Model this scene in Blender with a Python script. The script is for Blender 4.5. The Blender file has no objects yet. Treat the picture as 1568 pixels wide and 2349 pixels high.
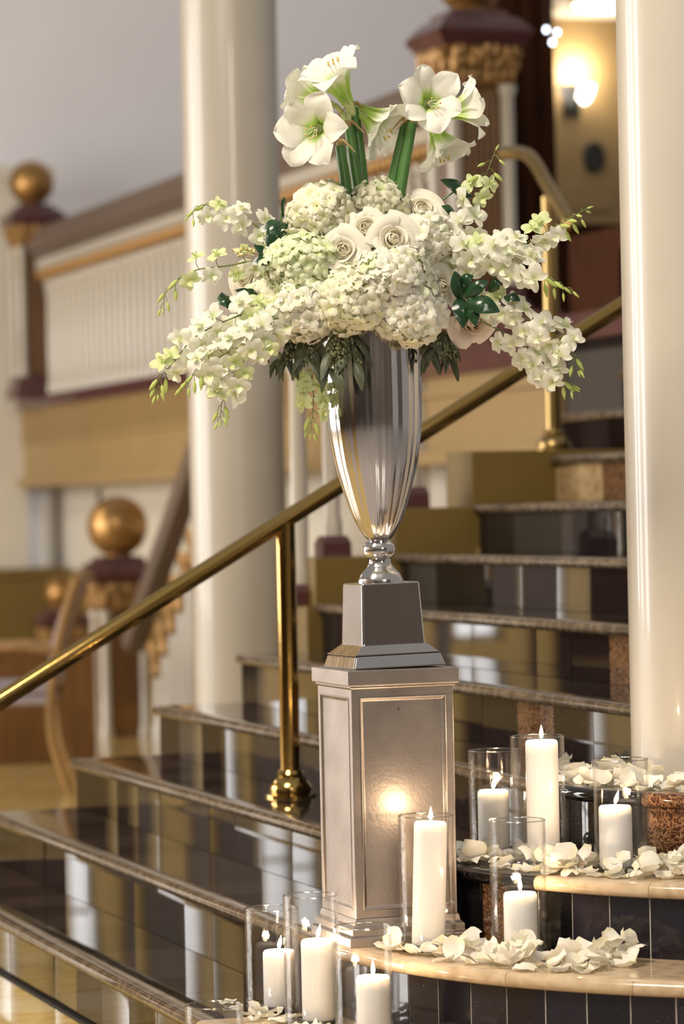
import bpy, bmesh, math, random
from mathutils import Vector, Matrix, Quaternion
random.seed(7)
PI = math.pi
scene = bpy.context.scene
COL = scene.collection

# ------------------------------------------------------------------ camera
FPX, CX, CY = 7500.0, 784.0, 1174.5
RHO = 0.021                       # camera roll
ALPHA = math.asin(0.316)          # yaw: stairs run along x, treads along y
SA, CA = math.sin(ALPHA), math.cos(ALPHA)
CAMZ, B0 = 1.3333, -12.0
cam = bpy.data.cameras.new('camera')
cam.sensor_fit = 'VERTICAL'
cam.sensor_height = 36.0
cam.sensor_width = 24.0
cam.lens = FPX / 2349.0 * 36.0
cam.shift_y = B0 / 2349.0
cam.clip_end = 200
cam.dof.use_dof = True
cam.dof.focus_distance = 7.42
cam.dof.aperture_fstop = 3.0
camo = bpy.data.objects.new('camera', cam)
COL.objects.link(camo)
camo.matrix_world = (Matrix.Translation((0, 0, CAMZ)) @ Matrix.Rotation(-ALPHA, 4, 'Z')
                     @ Matrix.Rotation(PI / 2, 4, 'X') @ Matrix.Rotation(-RHO, 4, 'Z'))
scene.camera = camo

# ------------------------------------------------------------------ world, exposure
world = bpy.data.worlds.new('world')
scene.world = world
world.use_nodes = True
bg = world.node_tree.nodes['Background']
bg.inputs[0].default_value = (1.0, 0.95, 0.89, 1)
bg.inputs[1].default_value = 0.27
scene.view_settings.view_transform = 'Standard'
scene.view_settings.look = 'None'
scene.view_settings.exposure = 0.45
scene.view_settings.gamma = 1.0
scene.view_settings.use_curve_mapping = False
scene.cycles.use_denoising = True
scene.cycles.max_bounces = 10
scene.cycles.diffuse_bounces = 3
scene.cycles.glossy_bounces = 5
scene.cycles.transmission_bounces = 6
scene.cycles.transparent_max_bounces = 40
scene.cycles.caustics_reflective = False
scene.cycles.caustics_refractive = False
scene.cycles.sample_clamp_indirect = 6.0
scene.cycles.blur_glossy = 0.0


def area_light(name, loc, target, sx, sy, power, color):
    l = bpy.data.lights.new(name, 'AREA')
    l.shape = 'RECTANGLE'; l.size = sx; l.size_y = sy
    l.energy = power; l.color = color
    o = bpy.data.objects.new(name, l)
    COL.objects.link(o)
    o.location = loc
    o.rotation_euler = (Vector(target) - Vector(loc)).to_track_quat('-Z', 'Y').to_euler()
    return o

# unseen area lamps added overhead: key, front fill, lobby wall fill, and daylight of the tall windows on the left
area_light('added_key_light', (-1.0, 5.0, 6.2), (2.6, 8.5, 0.8), 2.2, 2.2, 350, (1.0, 0.88, 0.72))  # added overhead lamp, no fixture hangs here
area_light('front_fill_light', (0.3, -3.0, 4.6), (2.5, 7.5, 1.3), 1.6, 1.6, 150, (1.0, 0.92, 0.80))  # added behind the camera to brighten the flowers from the front
area_light('lobby_fill_light', (-2.5, 20.0, 6.4), (-2.0, 20.5, 0.0), 2.0, 2.0, 170, (1.0, 0.90, 0.74))  # added to brighten the lobby wall that the steps mirror
for wy_ in (13.8, 17.4, 21.0):
    area_light('window_light', (-6.98, wy_, 2.85), (3.0, wy_, 2.85), 1.5, 4.6, 240, (1.0, 0.965, 0.93))


# ------------------------------------------------------------------ pixel helpers
def ab(x, y):
    dx, dy = x - CX, y - CY
    return (dx * math.cos(RHO) - dy * math.sin(RHO)) / FPX, (dx * math.sin(RHO) + dy * math.cos(RHO) - B0) / FPX

def cw(X, Z, h):                   # camera frame -> world
    return Vector((X * CA + Z * SA, -X * SA + Z * CA, CAMZ + h))

def P(x, y, Z):                    # the point at pixel (x, y), Z metres away
    a, b = ab(x, y)
    return cw(a * Z, Z, -b * Z)

def G(x, y, z):                    # the point of height z under pixel (x, y)
    a, b = ab(x, y)
    Z = (CAMZ - z) / b
    return cw(a * Z, Z, z - CAMZ)

def PY_(x, y, yp):                 # the point of the plane y = yp under pixel (x, y)
    a, b = ab(x, y)
    Z = yp / (CA - a * SA)
    return cw(a * Z, Z, -b * Z)

def CD(r, u, t):                   # direction: right, up, towards the viewer
    v = Vector((r * CA - t * SA, -r * SA - t * CA, u))
    return v.normalized()

def lerp(a, b, t):
    return a + (b - a) * t

def interp(xs, ys, x):
    if x <= xs[0]: return ys[0]
    for i in range(1, len(xs)):
        if x <= xs[i]:
            t = (x - xs[i - 1]) / (xs[i] - xs[i - 1])
            return lerp(ys[i - 1], ys[i], t)
    return ys[-1]

def spline(pts, n):                # Catmull-Rom through points
    pts = [Vector(p) for p in pts]
    if len(pts) == 2:
        return [pts[0].lerp(pts[1], i / n) for i in range(n + 1)]
    out = []
    Q = [2 * pts[0] - pts[1]] + pts + [2 * pts[-1] - pts[-2]]
    m = len(pts) - 1
    for i in range(n + 1):
        s = i / n * m
        k = min(int(s), m - 1); t = s - k
        p0, p1, p2, p3 = Q[k:k + 4]
        out.append(0.5 * ((2 * p1) + (p2 - p0) * t + (2 * p0 - 5 * p1 + 4 * p2 - p3) * t * t
                          + (-p0 + 3 * p1 - 3 * p2 + p3) * t ** 3))
    return out


# ------------------------------------------------------------------ mesh helpers
class MB:
    def __init__(self):
        self.v = []; self.f = []
    def add(self, verts, faces):
        o = len(self.v)
        self.v += [tuple(p) for p in verts]
        self.f += [tuple(i + o for i in f) for f in faces]
        return self
    def box(self, x0, x1, y0, y1, z0, z1):
        return self.add([(x0, y0, z0), (x1, y0, z0), (x1, y1, z0), (x0, y1, z0), (x0, y0, z1), (x1, y0, z1), (x1, y1, z1), (x0, y1, z1)],
                        [(0, 3, 2, 1), (4, 5, 6, 7), (0, 1, 5, 4), (1, 2, 6, 5), (2, 3, 7, 6), (3, 0, 4, 7)])
    def frustum(self, cx, cy, prof, ch=0.0):
        """square section stack: prof = [(z, half)], corners chamfered by ch"""
        rings = []
        for z, h in prof:
            c = min(ch, h * .5)
            if c > 0:
                r = [(-h + c, -h), (h - c, -h), (h, -h + c), (h, h - c), (h - c, h), (-h + c, h), (-h, h - c), (-h, -h + c)]
            else:
                r = [(-h, -h), (h, -h), (h, h), (-h, h)]
            rings.append([(cx + a, cy + b, z) for a, b in r])
        return self.loft(rings)
    def loft(self, rings, cap=True, closed=True):
        k = len(rings[0]); vs = [p for r in rings for p in r]; fs = []
        for i in range(len(rings) - 1):
            for j in range(k if closed else k - 1):
                j2 = (j + 1) % k
                fs.append((i * k + j, i * k + j2, (i + 1) * k + j2, (i + 1) * k + j))
        if cap:
            fs.append(tuple(range(k - 1, -1, -1)))
            fs.append(tuple((len(rings) - 1) * k + j for j in range(k)))
        return self.add(vs, fs)
    def lathe(self, prof, seg=32, cx=0, cy=0, lobes=0, amp=0.0, cap=True):
        rings = []
        for r, z in prof:
            ring = []
            for j in range(seg):
                t = 2 * PI * j / seg
                rr = r * (1 + amp * math.cos(lobes * t)) if lobes else r
                ring.append((cx + rr * math.cos(t), cy + rr * math.sin(t), z))
            rings.append(ring)
        return self.loft(rings, cap)
    def tube(self, pts, rad, seg=10, cap=True):
        pts = [Vector(p) for p in pts]
        if not hasattr(rad, '__len__'): rad = [rad] * len(pts)
        rings = []; nrm = None
        for i, p in enumerate(pts):
            t = (pts[min(i + 1, len(pts) - 1)] - pts[max(i - 1, 0)]).normalized()
            if nrm is None:
                nrm = t.orthogonal().normalized()
            nrm = (nrm - t * nrm.dot(t)).normalized()
            bi = t.cross(nrm)
            rings.append([tuple(p + (nrm * math.cos(2 * PI * j / seg) + bi * math.sin(2 * PI * j / seg)) * rad[i]) for j in range(seg)])
        return self.loft(rings, cap)
    def sphere(self, c, r, seg=16, rg=10, sz=1.0):
        prof = [(max(1e-4, r * math.sin(PI * i / rg)), c[2] - r * sz * math.cos(PI * i / rg)) for i in range(rg + 1)]
        return self.lathe(prof, seg, c[0], c[1])
    def mesh(self, name, mat, smooth=True, sharp=None):
        me = bpy.data.meshes.new(name)
        me.from_pydata(self.v, [], self.f)
        if mat: me.materials.append(mat)
        bm = bmesh.new(); bm.from_mesh(me)
        bmesh.ops.remove_doubles(bm, verts=bm.verts, dist=1e-6)
        bmesh.ops.recalc_face_normals(bm, faces=bm.faces)
        bm.to_mesh(me); bm.free()
        if smooth:
            me.shade_smooth()
            if sharp is not None:
                me.set_sharp_from_angle(angle=math.radians(sharp))
        return me
    def build(self, name, mat, parent=None, smooth=True, sharp=35, loc=None, bevel=0.0):
        o = obj(name, self.mesh(name, mat, smooth, sharp), parent, loc)
        if bevel:
            m = o.modifiers.new('bevel', 'BEVEL'); m.width = bevel; m.segments = 2; m.limit_method = 'ANGLE'
            m.harden_normals = True
        return o

def obj(name, me, parent=None, loc=None):
    o = bpy.data.objects.new(name, me)
    COL.objects.link(o)
    if parent is not None:
        o.parent = parent
    if loc is not None:
        o.location = loc
    return o

def tag(o, label, cat, group=None):
    o['label'] = label; o['category'] = cat
    if group: o['group'] = group
    return o

def thing(name, label, cat, loc=(0, 0, 0), group=None):
    o = obj(name, None, None, loc)
    o.empty_display_size = 0.05
    return tag(o, label, cat, group)

def struct(o, label=None, cat=None):
    o['kind'] = 'structure'
    if label: o['label'] = label
    if cat: o['category'] = cat
    return o

def copy_obj(o, parent=None):
    c = o.copy(); COL.objects.link(c); c.parent = parent
    return c

def place(o, loc, axis=None, spin=0.0, scale=1.0):
    """local frame: rotate local +Z onto axis, spin about it"""
    q = Quaternion((0, 0, 1), spin)
    if axis is not None:
        q = Vector((0, 0, 1)).rotation_difference(Vector(axis)) @ q
    o.rotation_mode = 'QUATERNION'
    o.rotation_quaternion = q
    o.location = loc
    o.scale = (scale,) * 3 if not hasattr(scale, '__len__') else scale
    return o


# ------------------------------------------------------------------ materials
def mat_base(name):
    m = bpy.data.materials.new(name); m.use_nodes = True
    nt = m.node_tree
    return m, nt, nt.nodes['Principled BSDF']

def N(nt, kind, **kw):
    n = nt.nodes.new(kind)
    for k, v in kw.items():
        if k in n.inputs: n.inputs[k].default_value = v
        else: setattr(n, k, v)
    return n

def ramp(nt, src, stops):
    r = nt.nodes.new('ShaderNodeValToRGB')
    e = r.color_ramp.elements
    while len(e) < len(stops): e.new(0.5)
    for i, (p, c) in enumerate(stops):
        e[i].position = p; e[i].color = (*c, 1) if len(c) == 3 else c
    nt.links.new(src, r.inputs[0])
    return r.outputs[0]

def simple(name, col, rough=0.5, metal=0.0, var=0.06, nscale=6.0, bump=0.0, bscale=60.0, spec=0.5, coat=0.0, stretch=None, sss=0.0, ior=1.5):
    m, nt, p = mat_base(name)
    tc = N(nt, 'ShaderNodeTexCoord')
    src = tc.outputs['Object']
    if stretch:
        mp = N(nt, 'ShaderNodeMapping'); mp.inputs['Scale'].default_value = stretch
        nt.links.new(src, mp.inputs[0]); src = mp.outputs[0]
    no = N(nt, 'ShaderNodeTexNoise', Scale=nscale, Detail=4.0)
    nt.links.new(src, no.inputs['Vector'])
    lo = tuple(max(0, c * (1 - var)) for c in col); hi = tuple(min(1, c * (1 + var)) for c in col)
    c = ramp(nt, no.outputs[0], [(0.3, lo), (0.7, hi)])
    nt.links.new(c, p.inputs['Base Color'])
    p.inputs['Roughness'].default_value = rough
    p.inputs['Metallic'].default_value = metal
    p.inputs['Specular IOR Level'].default_value = spec
    p.inputs['IOR'].default_value = ior
    p.inputs['Coat Weight'].default_value = coat
    p.inputs['Coat Roughness'].default_value = 0.05
    if sss:
        p.inputs['Subsurface Weight'].default_value = sss
        p.inputs['Subsurface Radius'].default_value = (1.0, 0.93, 0.86)
        p.inputs['Subsurface Scale'].default_value = 0.014
    if bump:
        nb = N(nt, 'ShaderNodeTexNoise', Scale=bscale, Detail=3.0)
        nt.links.new(src, nb.inputs['Vector'])
        b = N(nt, 'ShaderNodeBump', Strength=bump, Distance=0.01)
        nt.links.new(nb.outputs[0], b.inputs['Height'])
        nt.links.new(b.outputs[0], p.inputs['Normal'])
    return m

def granite(name, base, speck, rough=0.015, thr=0.66, tile=True, scale=260.0):
    m, nt, p = mat_base(name)
    tc = N(nt, 'ShaderNodeTexCoord')
    no = N(nt, 'ShaderNodeTexNoise', Scale=scale, Detail=2.0)
    nt.links.new(tc.outputs['Object'], no.inputs['Vector'])
    c = ramp(nt, no.outputs[0], [(thr, base), (thr + 0.07, speck)])
    oi = N(nt, 'ShaderNodeObjectInfo')
    mx = N(nt, 'ShaderNodeMix', data_type='RGBA', blend_type='MULTIPLY')
    mx.inputs[0].default_value = 1.0
    v = ramp(nt, oi.outputs['Random'], [(0.0, (0.55, 0.55, 0.55)), (0.5, (1, 1, 1)), (1.0, (1.9, 1.75, 1.6))])
    nt.links.new(c, mx.inputs[6]); nt.links.new(v, mx.inputs[7])
    nt.links.new(mx.outputs[2], p.inputs['Base Color'])
    p.inputs['Roughness'].default_value = rough
    p.inputs['IOR'].default_value = 1.45
    return m

def marble(name, base, vein, dark, scale=9.0, rough=0.10, vw=0.06, rnd=True, dist=0.12):
    m, nt, p = mat_base(name)
    tc = N(nt, 'ShaderNodeTexCoord')
    src = tc.outputs['Object']
    if rnd:
        oi = N(nt, 'ShaderNodeObjectInfo')
        ad = N(nt, 'ShaderNodeVectorMath', operation='MULTIPLY_ADD')
        ad.inputs[1].default_value = (1, 1, 1)
        cb = N(nt, 'ShaderNodeCombineXYZ')
        ml = N(nt, 'ShaderNodeMath', operation='MULTIPLY'); ml.inputs[1].default_value = 40
        nt.links.new(oi.outputs['Random'], ml.inputs[0])
        nt.links.new(ml.outputs[0], cb.inputs[0])
        nt.links.new(src, ad.inputs[0]); nt.links.new(cb.outputs[0], ad.inputs[2])
        src = ad.outputs[0]
    n1 = N(nt, 'ShaderNodeTexNoise', Scale=scale * 1.2, Detail=5.0)
    nt.links.new(src, n1.inputs['Vector'])
    mxv = N(nt, 'ShaderNodeVectorMath', operation='MULTIPLY_ADD')
    mxv.inputs[1].default_value = (dist, dist, dist)
    nt.links.new(n1.outputs['Color'], mxv.inputs[0]); nt.links.new(src, mxv.inputs[2])
    vo = N(nt, 'ShaderNodeTexVoronoi', feature='DISTANCE_TO_EDGE', Scale=scale * 2.6)
    nt.links.new(mxv.outputs[0], vo.inputs['Vector'])
    c1 = ramp(nt, vo.outputs['Distance'], [(0.0, vein), (vw, base), (0.45, dark)])
    nt.links.new(c1, p.inputs['Base Color'])
    p.inputs['Roughness'].default_value = rough
    p.inputs['IOR'].default_value = 1.55
    return m

def petal_mat(name, col, col2=None, attr=None, rough=0.55, trans=0.35, ttint=(1.0, 1.0, 0.88)):
    """thin flower tissue: diffuse + light passing through; colour may run to col2 along the vertex attribute"""
    m, nt, p = mat_base(name)
    out = nt.nodes['Material Output']
    tc = N(nt, 'ShaderNodeTexCoord')
    no = N(nt, 'ShaderNodeTexNoise', Scale=70.0, Detail=2.0)
    nt.links.new(tc.outputs['Object'], no.inputs['Vector'])
    c = ramp(nt, no.outputs[0], [(0.3, tuple(x * 0.93 for x in col)), (0.7, col)])
    if col2:
        at = N(nt, 'ShaderNodeAttribute', attribute_name=attr)
        mx = N(nt, 'ShaderNodeMix', data_type='RGBA')
        nt.links.new(at.outputs['Fac'], mx.inputs[0])
        nt.links.new(c, mx.inputs[6]); mx.inputs[7].default_value = (*col2, 1)
        c = mx.outputs[2]
    nt.links.new(c, p.inputs['Base Color'])
    p.inputs['Roughness'].default_value = rough
    p.inputs['Specular IOR Level'].default_value = 0.25
    tr = N(nt, 'ShaderNodeBsdfTranslucent')
    mt = N(nt, 'ShaderNodeMix', data_type='RGBA', blend_type='MULTIPLY'); mt.inputs[0].default_value = 1
    nt.links.new(c, mt.inputs[6]); mt.inputs[7].default_value = (*ttint, 1)
    nt.links.new(mt.outputs[2], tr.inputs[0])
    ms = N(nt, 'ShaderNodeMixShader'); ms.inputs[0].default_value = trans
    nt.links.new(p.outputs[0], ms.inputs[1]); nt.links.new(tr.outputs[0], ms.inputs[2])
    nt.links.new(ms.outputs[0], out.inputs[0])
    return m

def glass_mat(name, ior=1.5, tint=None):
    m, nt, p = mat_base(name)
    nt.nodes.remove(p)
    out = nt.nodes['Material Output']
    geo = N(nt, 'ShaderNodeNewGeometry')
    mi = N(nt, 'ShaderNodeMix', data_type='FLOAT')
    mi.inputs[2].default_value = ior; mi.inputs[3].default_value = 1 / ior
    nt.links.new(geo.outputs['Backfacing'], mi.inputs[0])
    fr = N(nt, 'ShaderNodeFresnel')
    nt.links.new(mi.outputs[0], fr.inputs[0])
    no = N(nt, 'ShaderNodeTexNoise', Scale=30.0)
    bu = N(nt, 'ShaderNodeBump', Strength=0.04, Distance=0.01)
    nt.links.new(no.outputs[0], bu.inputs['Height'])
    gl = N(nt, 'ShaderNodeBsdfGlossy', Roughness=0.015)
    nt.links.new(bu.outputs[0], gl.inputs['Normal'])
    tr = N(nt, 'ShaderNodeBsdfTransparent'); tr.inputs[0].default_value = (0.965, 0.975, 0.965, 1)
    lw = N(nt, 'ShaderNodeLayerWeight', Blend=0.12)
    tcol = ramp(nt, lw.outputs['Facing'], [(0.0, (0.99, 0.99, 0.99)), (0.55, (0.96, 0.957, 0.95)), (0.95, (0.62, 0.61, 0.59))])
    if tint: tr.inputs[0].default_value = (*tint, 1)
    else: nt.links.new(tcol, tr.inputs[0])
    ms = N(nt, 'ShaderNodeMixShader')
    nt.links.new(fr.outputs[0], ms.inputs[0])
    nt.links.new(tr.outputs[0], ms.inputs[1]); nt.links.new(gl.outputs[0], ms.inputs[2])
    nt.links.new(ms.outputs[0], out.inputs[0])
    return m

def emit(name, col, strength):
    m, nt, p = mat_base(name)
    p.inputs['Base Color'].default_value = (*col, 1)
    p.inputs['Emission Color'].default_value = (*col, 1)
    p.inputs['Emission Strength'].default_value = strength
    return m

M = {}
M['black'] = granite('black_granite', (0.010, 0.009, 0.010), (0.10, 0.10, 0.11))
M['navy'] = granite('blue_black_granite', (0.012, 0.010, 0.017), (0.20, 0.19, 0.22), rough=0.06, thr=0.71)
M['grey'] = granite('dark_grey_granite', (0.045, 0.042, 0.040), (0.12, 0.11, 0.10))
M['tread'] = granite('brown_grey_granite', (0.040, 0.033, 0.026), (0.11, 0.10, 0.08), rough=0.015)
M['nosing'] = marble('worn_nosing', (0.095, 0.070, 0.050), (0.17, 0.13, 0.098), (0.06, 0.045, 0.033), scale=5, rough=0.09, vw=0.12)
M['emperador'] = marble('brown_veined_marble', (0.085, 0.036, 0.017), (0.34, 0.19, 0.10), (0.030, 0.012, 0.006), scale=13.0, rough=0.09, vw=0.10, dist=0.30)
M['beige'] = marble('beige_marble', (0.52, 0.385, 0.245), (0.60, 0.46, 0.31), (0.46, 0.33, 0.20), scale=7.0, rough=0.12, vw=0.25)
M['tan_tile'] = marble('tan_marble', (0.40, 0.27, 0.13), (0.5, 0.36, 0.2), (0.34, 0.22, 0.10), scale=7.0, rough=0.12, vw=0.2)
M['grout_dark'] = simple('dark_grout', (0.05, 0.042, 0.035), 0.9, bump=0.2)
M['grout_light'] = simple('pale_grout', (0.62, 0.57, 0.50), 0.9, bump=0.2)
M['floor'] = marble('honey_marble_floor', (0.66, 0.45, 0.15), (0.74, 0.55, 0.24), (0.60, 0.39, 0.11), scale=3.0, rough=0.06, vw=0.2)
M['floor_pale'] = marble('cream_marble_floor', (0.70, 0.54, 0.26), (0.78, 0.62, 0.34), (0.64, 0.48, 0.22), scale=3.0, rough=0.06, vw=0.2)
M['floor_grey'] = marble('grey_cream_marble_floor', (0.46, 0.42, 0.40), (0.55, 0.5, 0.47), (0.38, 0.35, 0.34), scale=3.0, rough=0.15, vw=0.2)
M['cream'] = simple('cream_gloss_paint', (0.49, 0.45, 0.39), 0.32, var=0.03, nscale=3, coat=0.25, bump=0.03, bscale=25)
M['cream_flat'] = simple('cream_wall_paint', (0.66, 0.61, 0.52), 0.6, var=0.03, nscale=2, bump=0.02)
M['wall'] = simple('pale_grey_wall_paint', (0.84, 0.82, 0.86), 0.7, var=0.02, nscale=1.5, bump=0.02)
M['tan'] = simple('tan_wall_paint', (0.33, 0.225, 0.10), 0.55, var=0.05, nscale=2, bump=0.03)
M['honey'] = simple('honey_yellow_paint', (0.72, 0.50, 0.17), 0.6, var=0.05, nscale=2, bump=0.03)
M['umber'] = simple('umber_wall_paint', (0.27, 0.225, 0.19), 0.6, var=0.05, nscale=2, bump=0.03)
M['gold_paint'] = simple('ochre_wall_paint', (0.165, 0.105, 0.022), 0.5, var=0.08, nscale=3, bump=0.03)
M['taupe'] = simple('taupe_brown_rail_paint', (0.145, 0.105, 0.085), 0.4, var=0.08, nscale=4, stretch=(1, 0.15, 1), bump=0.05)
M['plum'] = simple('plum_brown_wood', (0.085, 0.030, 0.032), 0.32, var=0.2, nscale=8, coat=0.4, bump=0.05)
M['mahogany'] = simple('mahogany_wood', (0.048, 0.016, 0.006), 0.5, var=0.35, nscale=5, stretch=(6, 6, 0.6), coat=0.0, spec=0.06, bump=0.08)
M['walnut'] = simple('fluted_walnut', (0.16, 0.075, 0.022), 0.4, var=0.3, nscale=6, stretch=(6, 6, 0.6), bump=0.08)
M['gilt'] = simple('antique_gilt', (0.33, 0.19, 0.07), 0.42, metal=0.55, var=0.3, nscale=18, bump=0.6, bscale=45)
M['gilt_ball'] = simple('gilt_leaf', (0.36, 0.20, 0.065), 0.32, metal=0.65, var=0.25, nscale=9, bump=0.15, bscale=14)
M['brass'] = simple('polished_brass', (0.47, 0.315, 0.105), 0.11, metal=1.0, var=0.05, nscale=5, bump=0.01)
M['brass_dull'] = simple('aged_brass', (0.36, 0.25, 0.10), 0.30, metal=1.0, var=0.1, nscale=5)
M['silver'] = simple('polished_cast_aluminium', (0.56, 0.54, 0.535), 0.16, metal=1.0, var=0.06, nscale=7, bump=0.10, bscale=26, stretch=(1, 1, 0.16))
M['pewter'] = simple('satin_cast_aluminium', (0.40, 0.355, 0.33), 0.40, metal=1.0, var=0.14, nscale=9, bump=0.06, bscale=120)
M['wax'] = simple('ivory_wax', (0.97, 0.945, 0.92), 0.4, var=0.01, sss=0.8, spec=0.4)
M['wick'] = simple('burnt_wick', (0.02, 0.015, 0.01), 0.9)
M['glass'] = glass_mat('clear_glass')
M['glass_rim'] = glass_mat('polished_glass_rim', 2.6, (0.80, 0.81, 0.78))
M['glass_base'] = glass_mat('thick_glass_base', 1.5, (0.55, 0.56, 0.52))
M['flame'] = emit('candle_flame', (1.0, 0.80, 0.48), 22.0)
M['stem'] = simple('amaryllis_stem_green', (0.055, 0.150, 0.030), 0.4, var=0.15, nscale=30, stretch=(1, 1, 0.1))
M['stem_thin'] = simple('orchid_stem_green', (0.17, 0.21, 0.05), 0.45, var=0.15, nscale=40)
M['leaf'] = simple('glossy_dark_leaf', (0.012, 0.045, 0.016), 0.22, var=0.3, nscale=25, bump=0.1, bscale=60)
M['euca'] = simple('eucalyptus_grey_green', (0.060, 0.072, 0.036), 0.5, var=0.25, nscale=25)
M['seed'] = simple('eucalyptus_seed', (0.16, 0.17, 0.08), 0.6, var=0.2, nscale=60)
M['husk'] = simple('dry_papery_bract', (0.40, 0.27, 0.12), 0.7, var=0.2, nscale=60)
M['bud'] = petal_mat('lime_orchid_bud', (0.56, 0.66, 0.20), trans=0.2)
M['amaryllis'] = petal_mat('white_amaryllis_petal', (0.93, 0.92, 0.86), (0.50, 0.70, 0.14), 'tint', trans=0.3)
M['amaryllis_neck'] = petal_mat('green_white_neck', (0.62, 0.70, 0.34), trans=0.15)
M['stamen'] = simple('yellow_anther', (0.70, 0.50, 0.16), 0.6)
M['orchid'] = petal_mat('white_orchid_petal', (0.94, 0.93, 0.87), (0.62, 0.72, 0.26), 'tint', trans=0.35)
M['orchid_green'] = petal_mat('greenish_orchid_petal', (0.80, 0.86, 0.52), (0.60, 0.72, 0.22), 'tint', trans=0.35)
M['rose'] = petal_mat('ivory_rose_petal', (0.94, 0.90, 0.80), (0.88, 0.76, 0.52), 'tint', trans=0.3)
M['blush'] = petal_mat('blush_petal', (0.94, 0.82, 0.74), (0.90, 0.72, 0.60), 'tint', trans=0.3)
M['loose'] = petal_mat('loose_rose_petal', (0.97, 0.94, 0.87), (0.90, 0.87, 0.62), 'tint', trans=0.3, ttint=(1.0, 0.97, 0.88))
M['hyd'] = [petal_mat('hydrangea_white', (0.95, 0.93, 0.84), (0.78, 0.82, 0.46), 'tint', trans=0.3),
            petal_mat('hydrangea_cream', (0.93, 0.91, 0.74), (0.76, 0.82, 0.38), 'tint', trans=0.3),
            petal_mat('hydrangea_lime', (0.86, 0.90, 0.66), (0.62, 0.76, 0.26), 'tint', trans=0.3)]
M['hyd_core'] = simple('hydrangea_core', (0.66, 0.68, 0.44), 0.8)
M['window_glow'] = emit('bright_daylight_pane', (0.95, 0.96, 1.0), 2.6)
M['lamp_glass'] = emit('lit_lamp_glass', (1.0, 0.93, 0.80), 5.0)
M['glint'] = emit('cool_glint', (0.80, 0.84, 1.0), 6.0)
M['plaque'] = simple('dark_bronze_plaque', (0.015, 0.016, 0.010), 0.4)
M['uphol'] = simple('lavender_grey_upholstery', (0.30, 0.26, 0.29), 0.8, var=0.1, nscale=40, bump=0.2)
M['chairwood'] = simple('honey_chair_wood', (0.30, 0.17, 0.06), 0.35, var=0.2, nscale=6, stretch=(4, 4, .6))
M['linen'] = simple('white_linen', (0.72, 0.70, 0.66), 0.8)

# ================================================================== STRUCTURE
RISE, GO, N1X = 0.16667, 0.295, 2.04
ACX, ACY, DFAR = 3.6, 7.2, 10.8
def zk(k): return RISE * k
def nk(k): return N1X + GO * (k - 1)
def Rk(k): return ACX - nk(k)

# ---- floor
fl = MB().box(-12, 13, -6, 26, -0.12, -0.004).build('floor', M['grout_dark'], smooth=False)
struct(fl, 'honey and cream polished marble lobby floor', 'floor')
ft = MB().box(-0.1485, 0.1485, -0.1485, 0.1485, -0.006, 0.0)
ftm = [ft.mesh('floor_tile', M['floor'], False), ft.mesh('floor_tile', M['floor'], False), ft.mesh('floor_tile', M['floor_pale'], False)]
for i in range(12):
    for j in range(25):
        o = obj('floor_tile', ftm[(i + 2 * j) % 3 if (i + j) % 4 else 0], fl, (1.87 - 0.3 * i, 6.6 + 0.3 * j, 0))
MB().box(-12, -1.7, 6.45, 26, -0.006, 0).box(-1.7, 13, 14.1, 26, -0.006, 0).box(2.02, 13, 10.95, 14.1, -0.006, 0).build('honey_slab', M['floor'], fl, smooth=False)
MB().box(-12, 2.02, -6, 6.45, -0.006, 0).box(2.02, 13, -6, 5.4, -0.006, 0).build('pale_slab', M['floor_grey'], fl, smooth=False)

# ---- staircase
stair = obj('staircase', None)
struct(stair, 'black granite staircase with worn pale nosings curving round the column', 'staircase')

def cpt(R, t):
    if t >= 0: return (ACX - R, ACY + t)
    if t >= -PI / 2: return (ACX - R * math.cos(t), ACY + R * math.sin(t))
    return (ACX + (-t - PI / 2), ACY - R)

def sweep(mb, R, t0, t1, sect, jit=0.0):
    n = 1 if t0 >= 0 else max(2, int(abs(t1 - t0) / 0.06) + 1)
    rings = []
    j0, j1, jt = (rt.uniform(-jit, jit) for _ in range(3)) if jit else (0, 0, 0)
    for i in range(n + 1):
        t = lerp(t0, t1, i / n)
        dj = lerp(j0, j1, i / n)
        rings.append([(*cpt(R - o + (dj + (jt if z > sect[0][1] + .01 else 0) if o < .001 else 0), t), z) for o, z in sect])
    return mb.loft(rings)

def rsect(z0, z1): return [(0.0, z0), (0.0, z1), (0.012, z1), (0.012, z0)]
def tsect(z, w): return [(0.032, z - 0.010), (0.032, z), (w, z), (w, z - 0.010)]
def nsect(z): return [(0.031, z - 0.033), (-0.010, z - 0.033), (-0.018, z - 0.029), (-0.022, z - 0.020), (-0.021, z - 0.010), (-0.015, z - 0.003), (-0.006, z), (0.031, z)]

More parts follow.
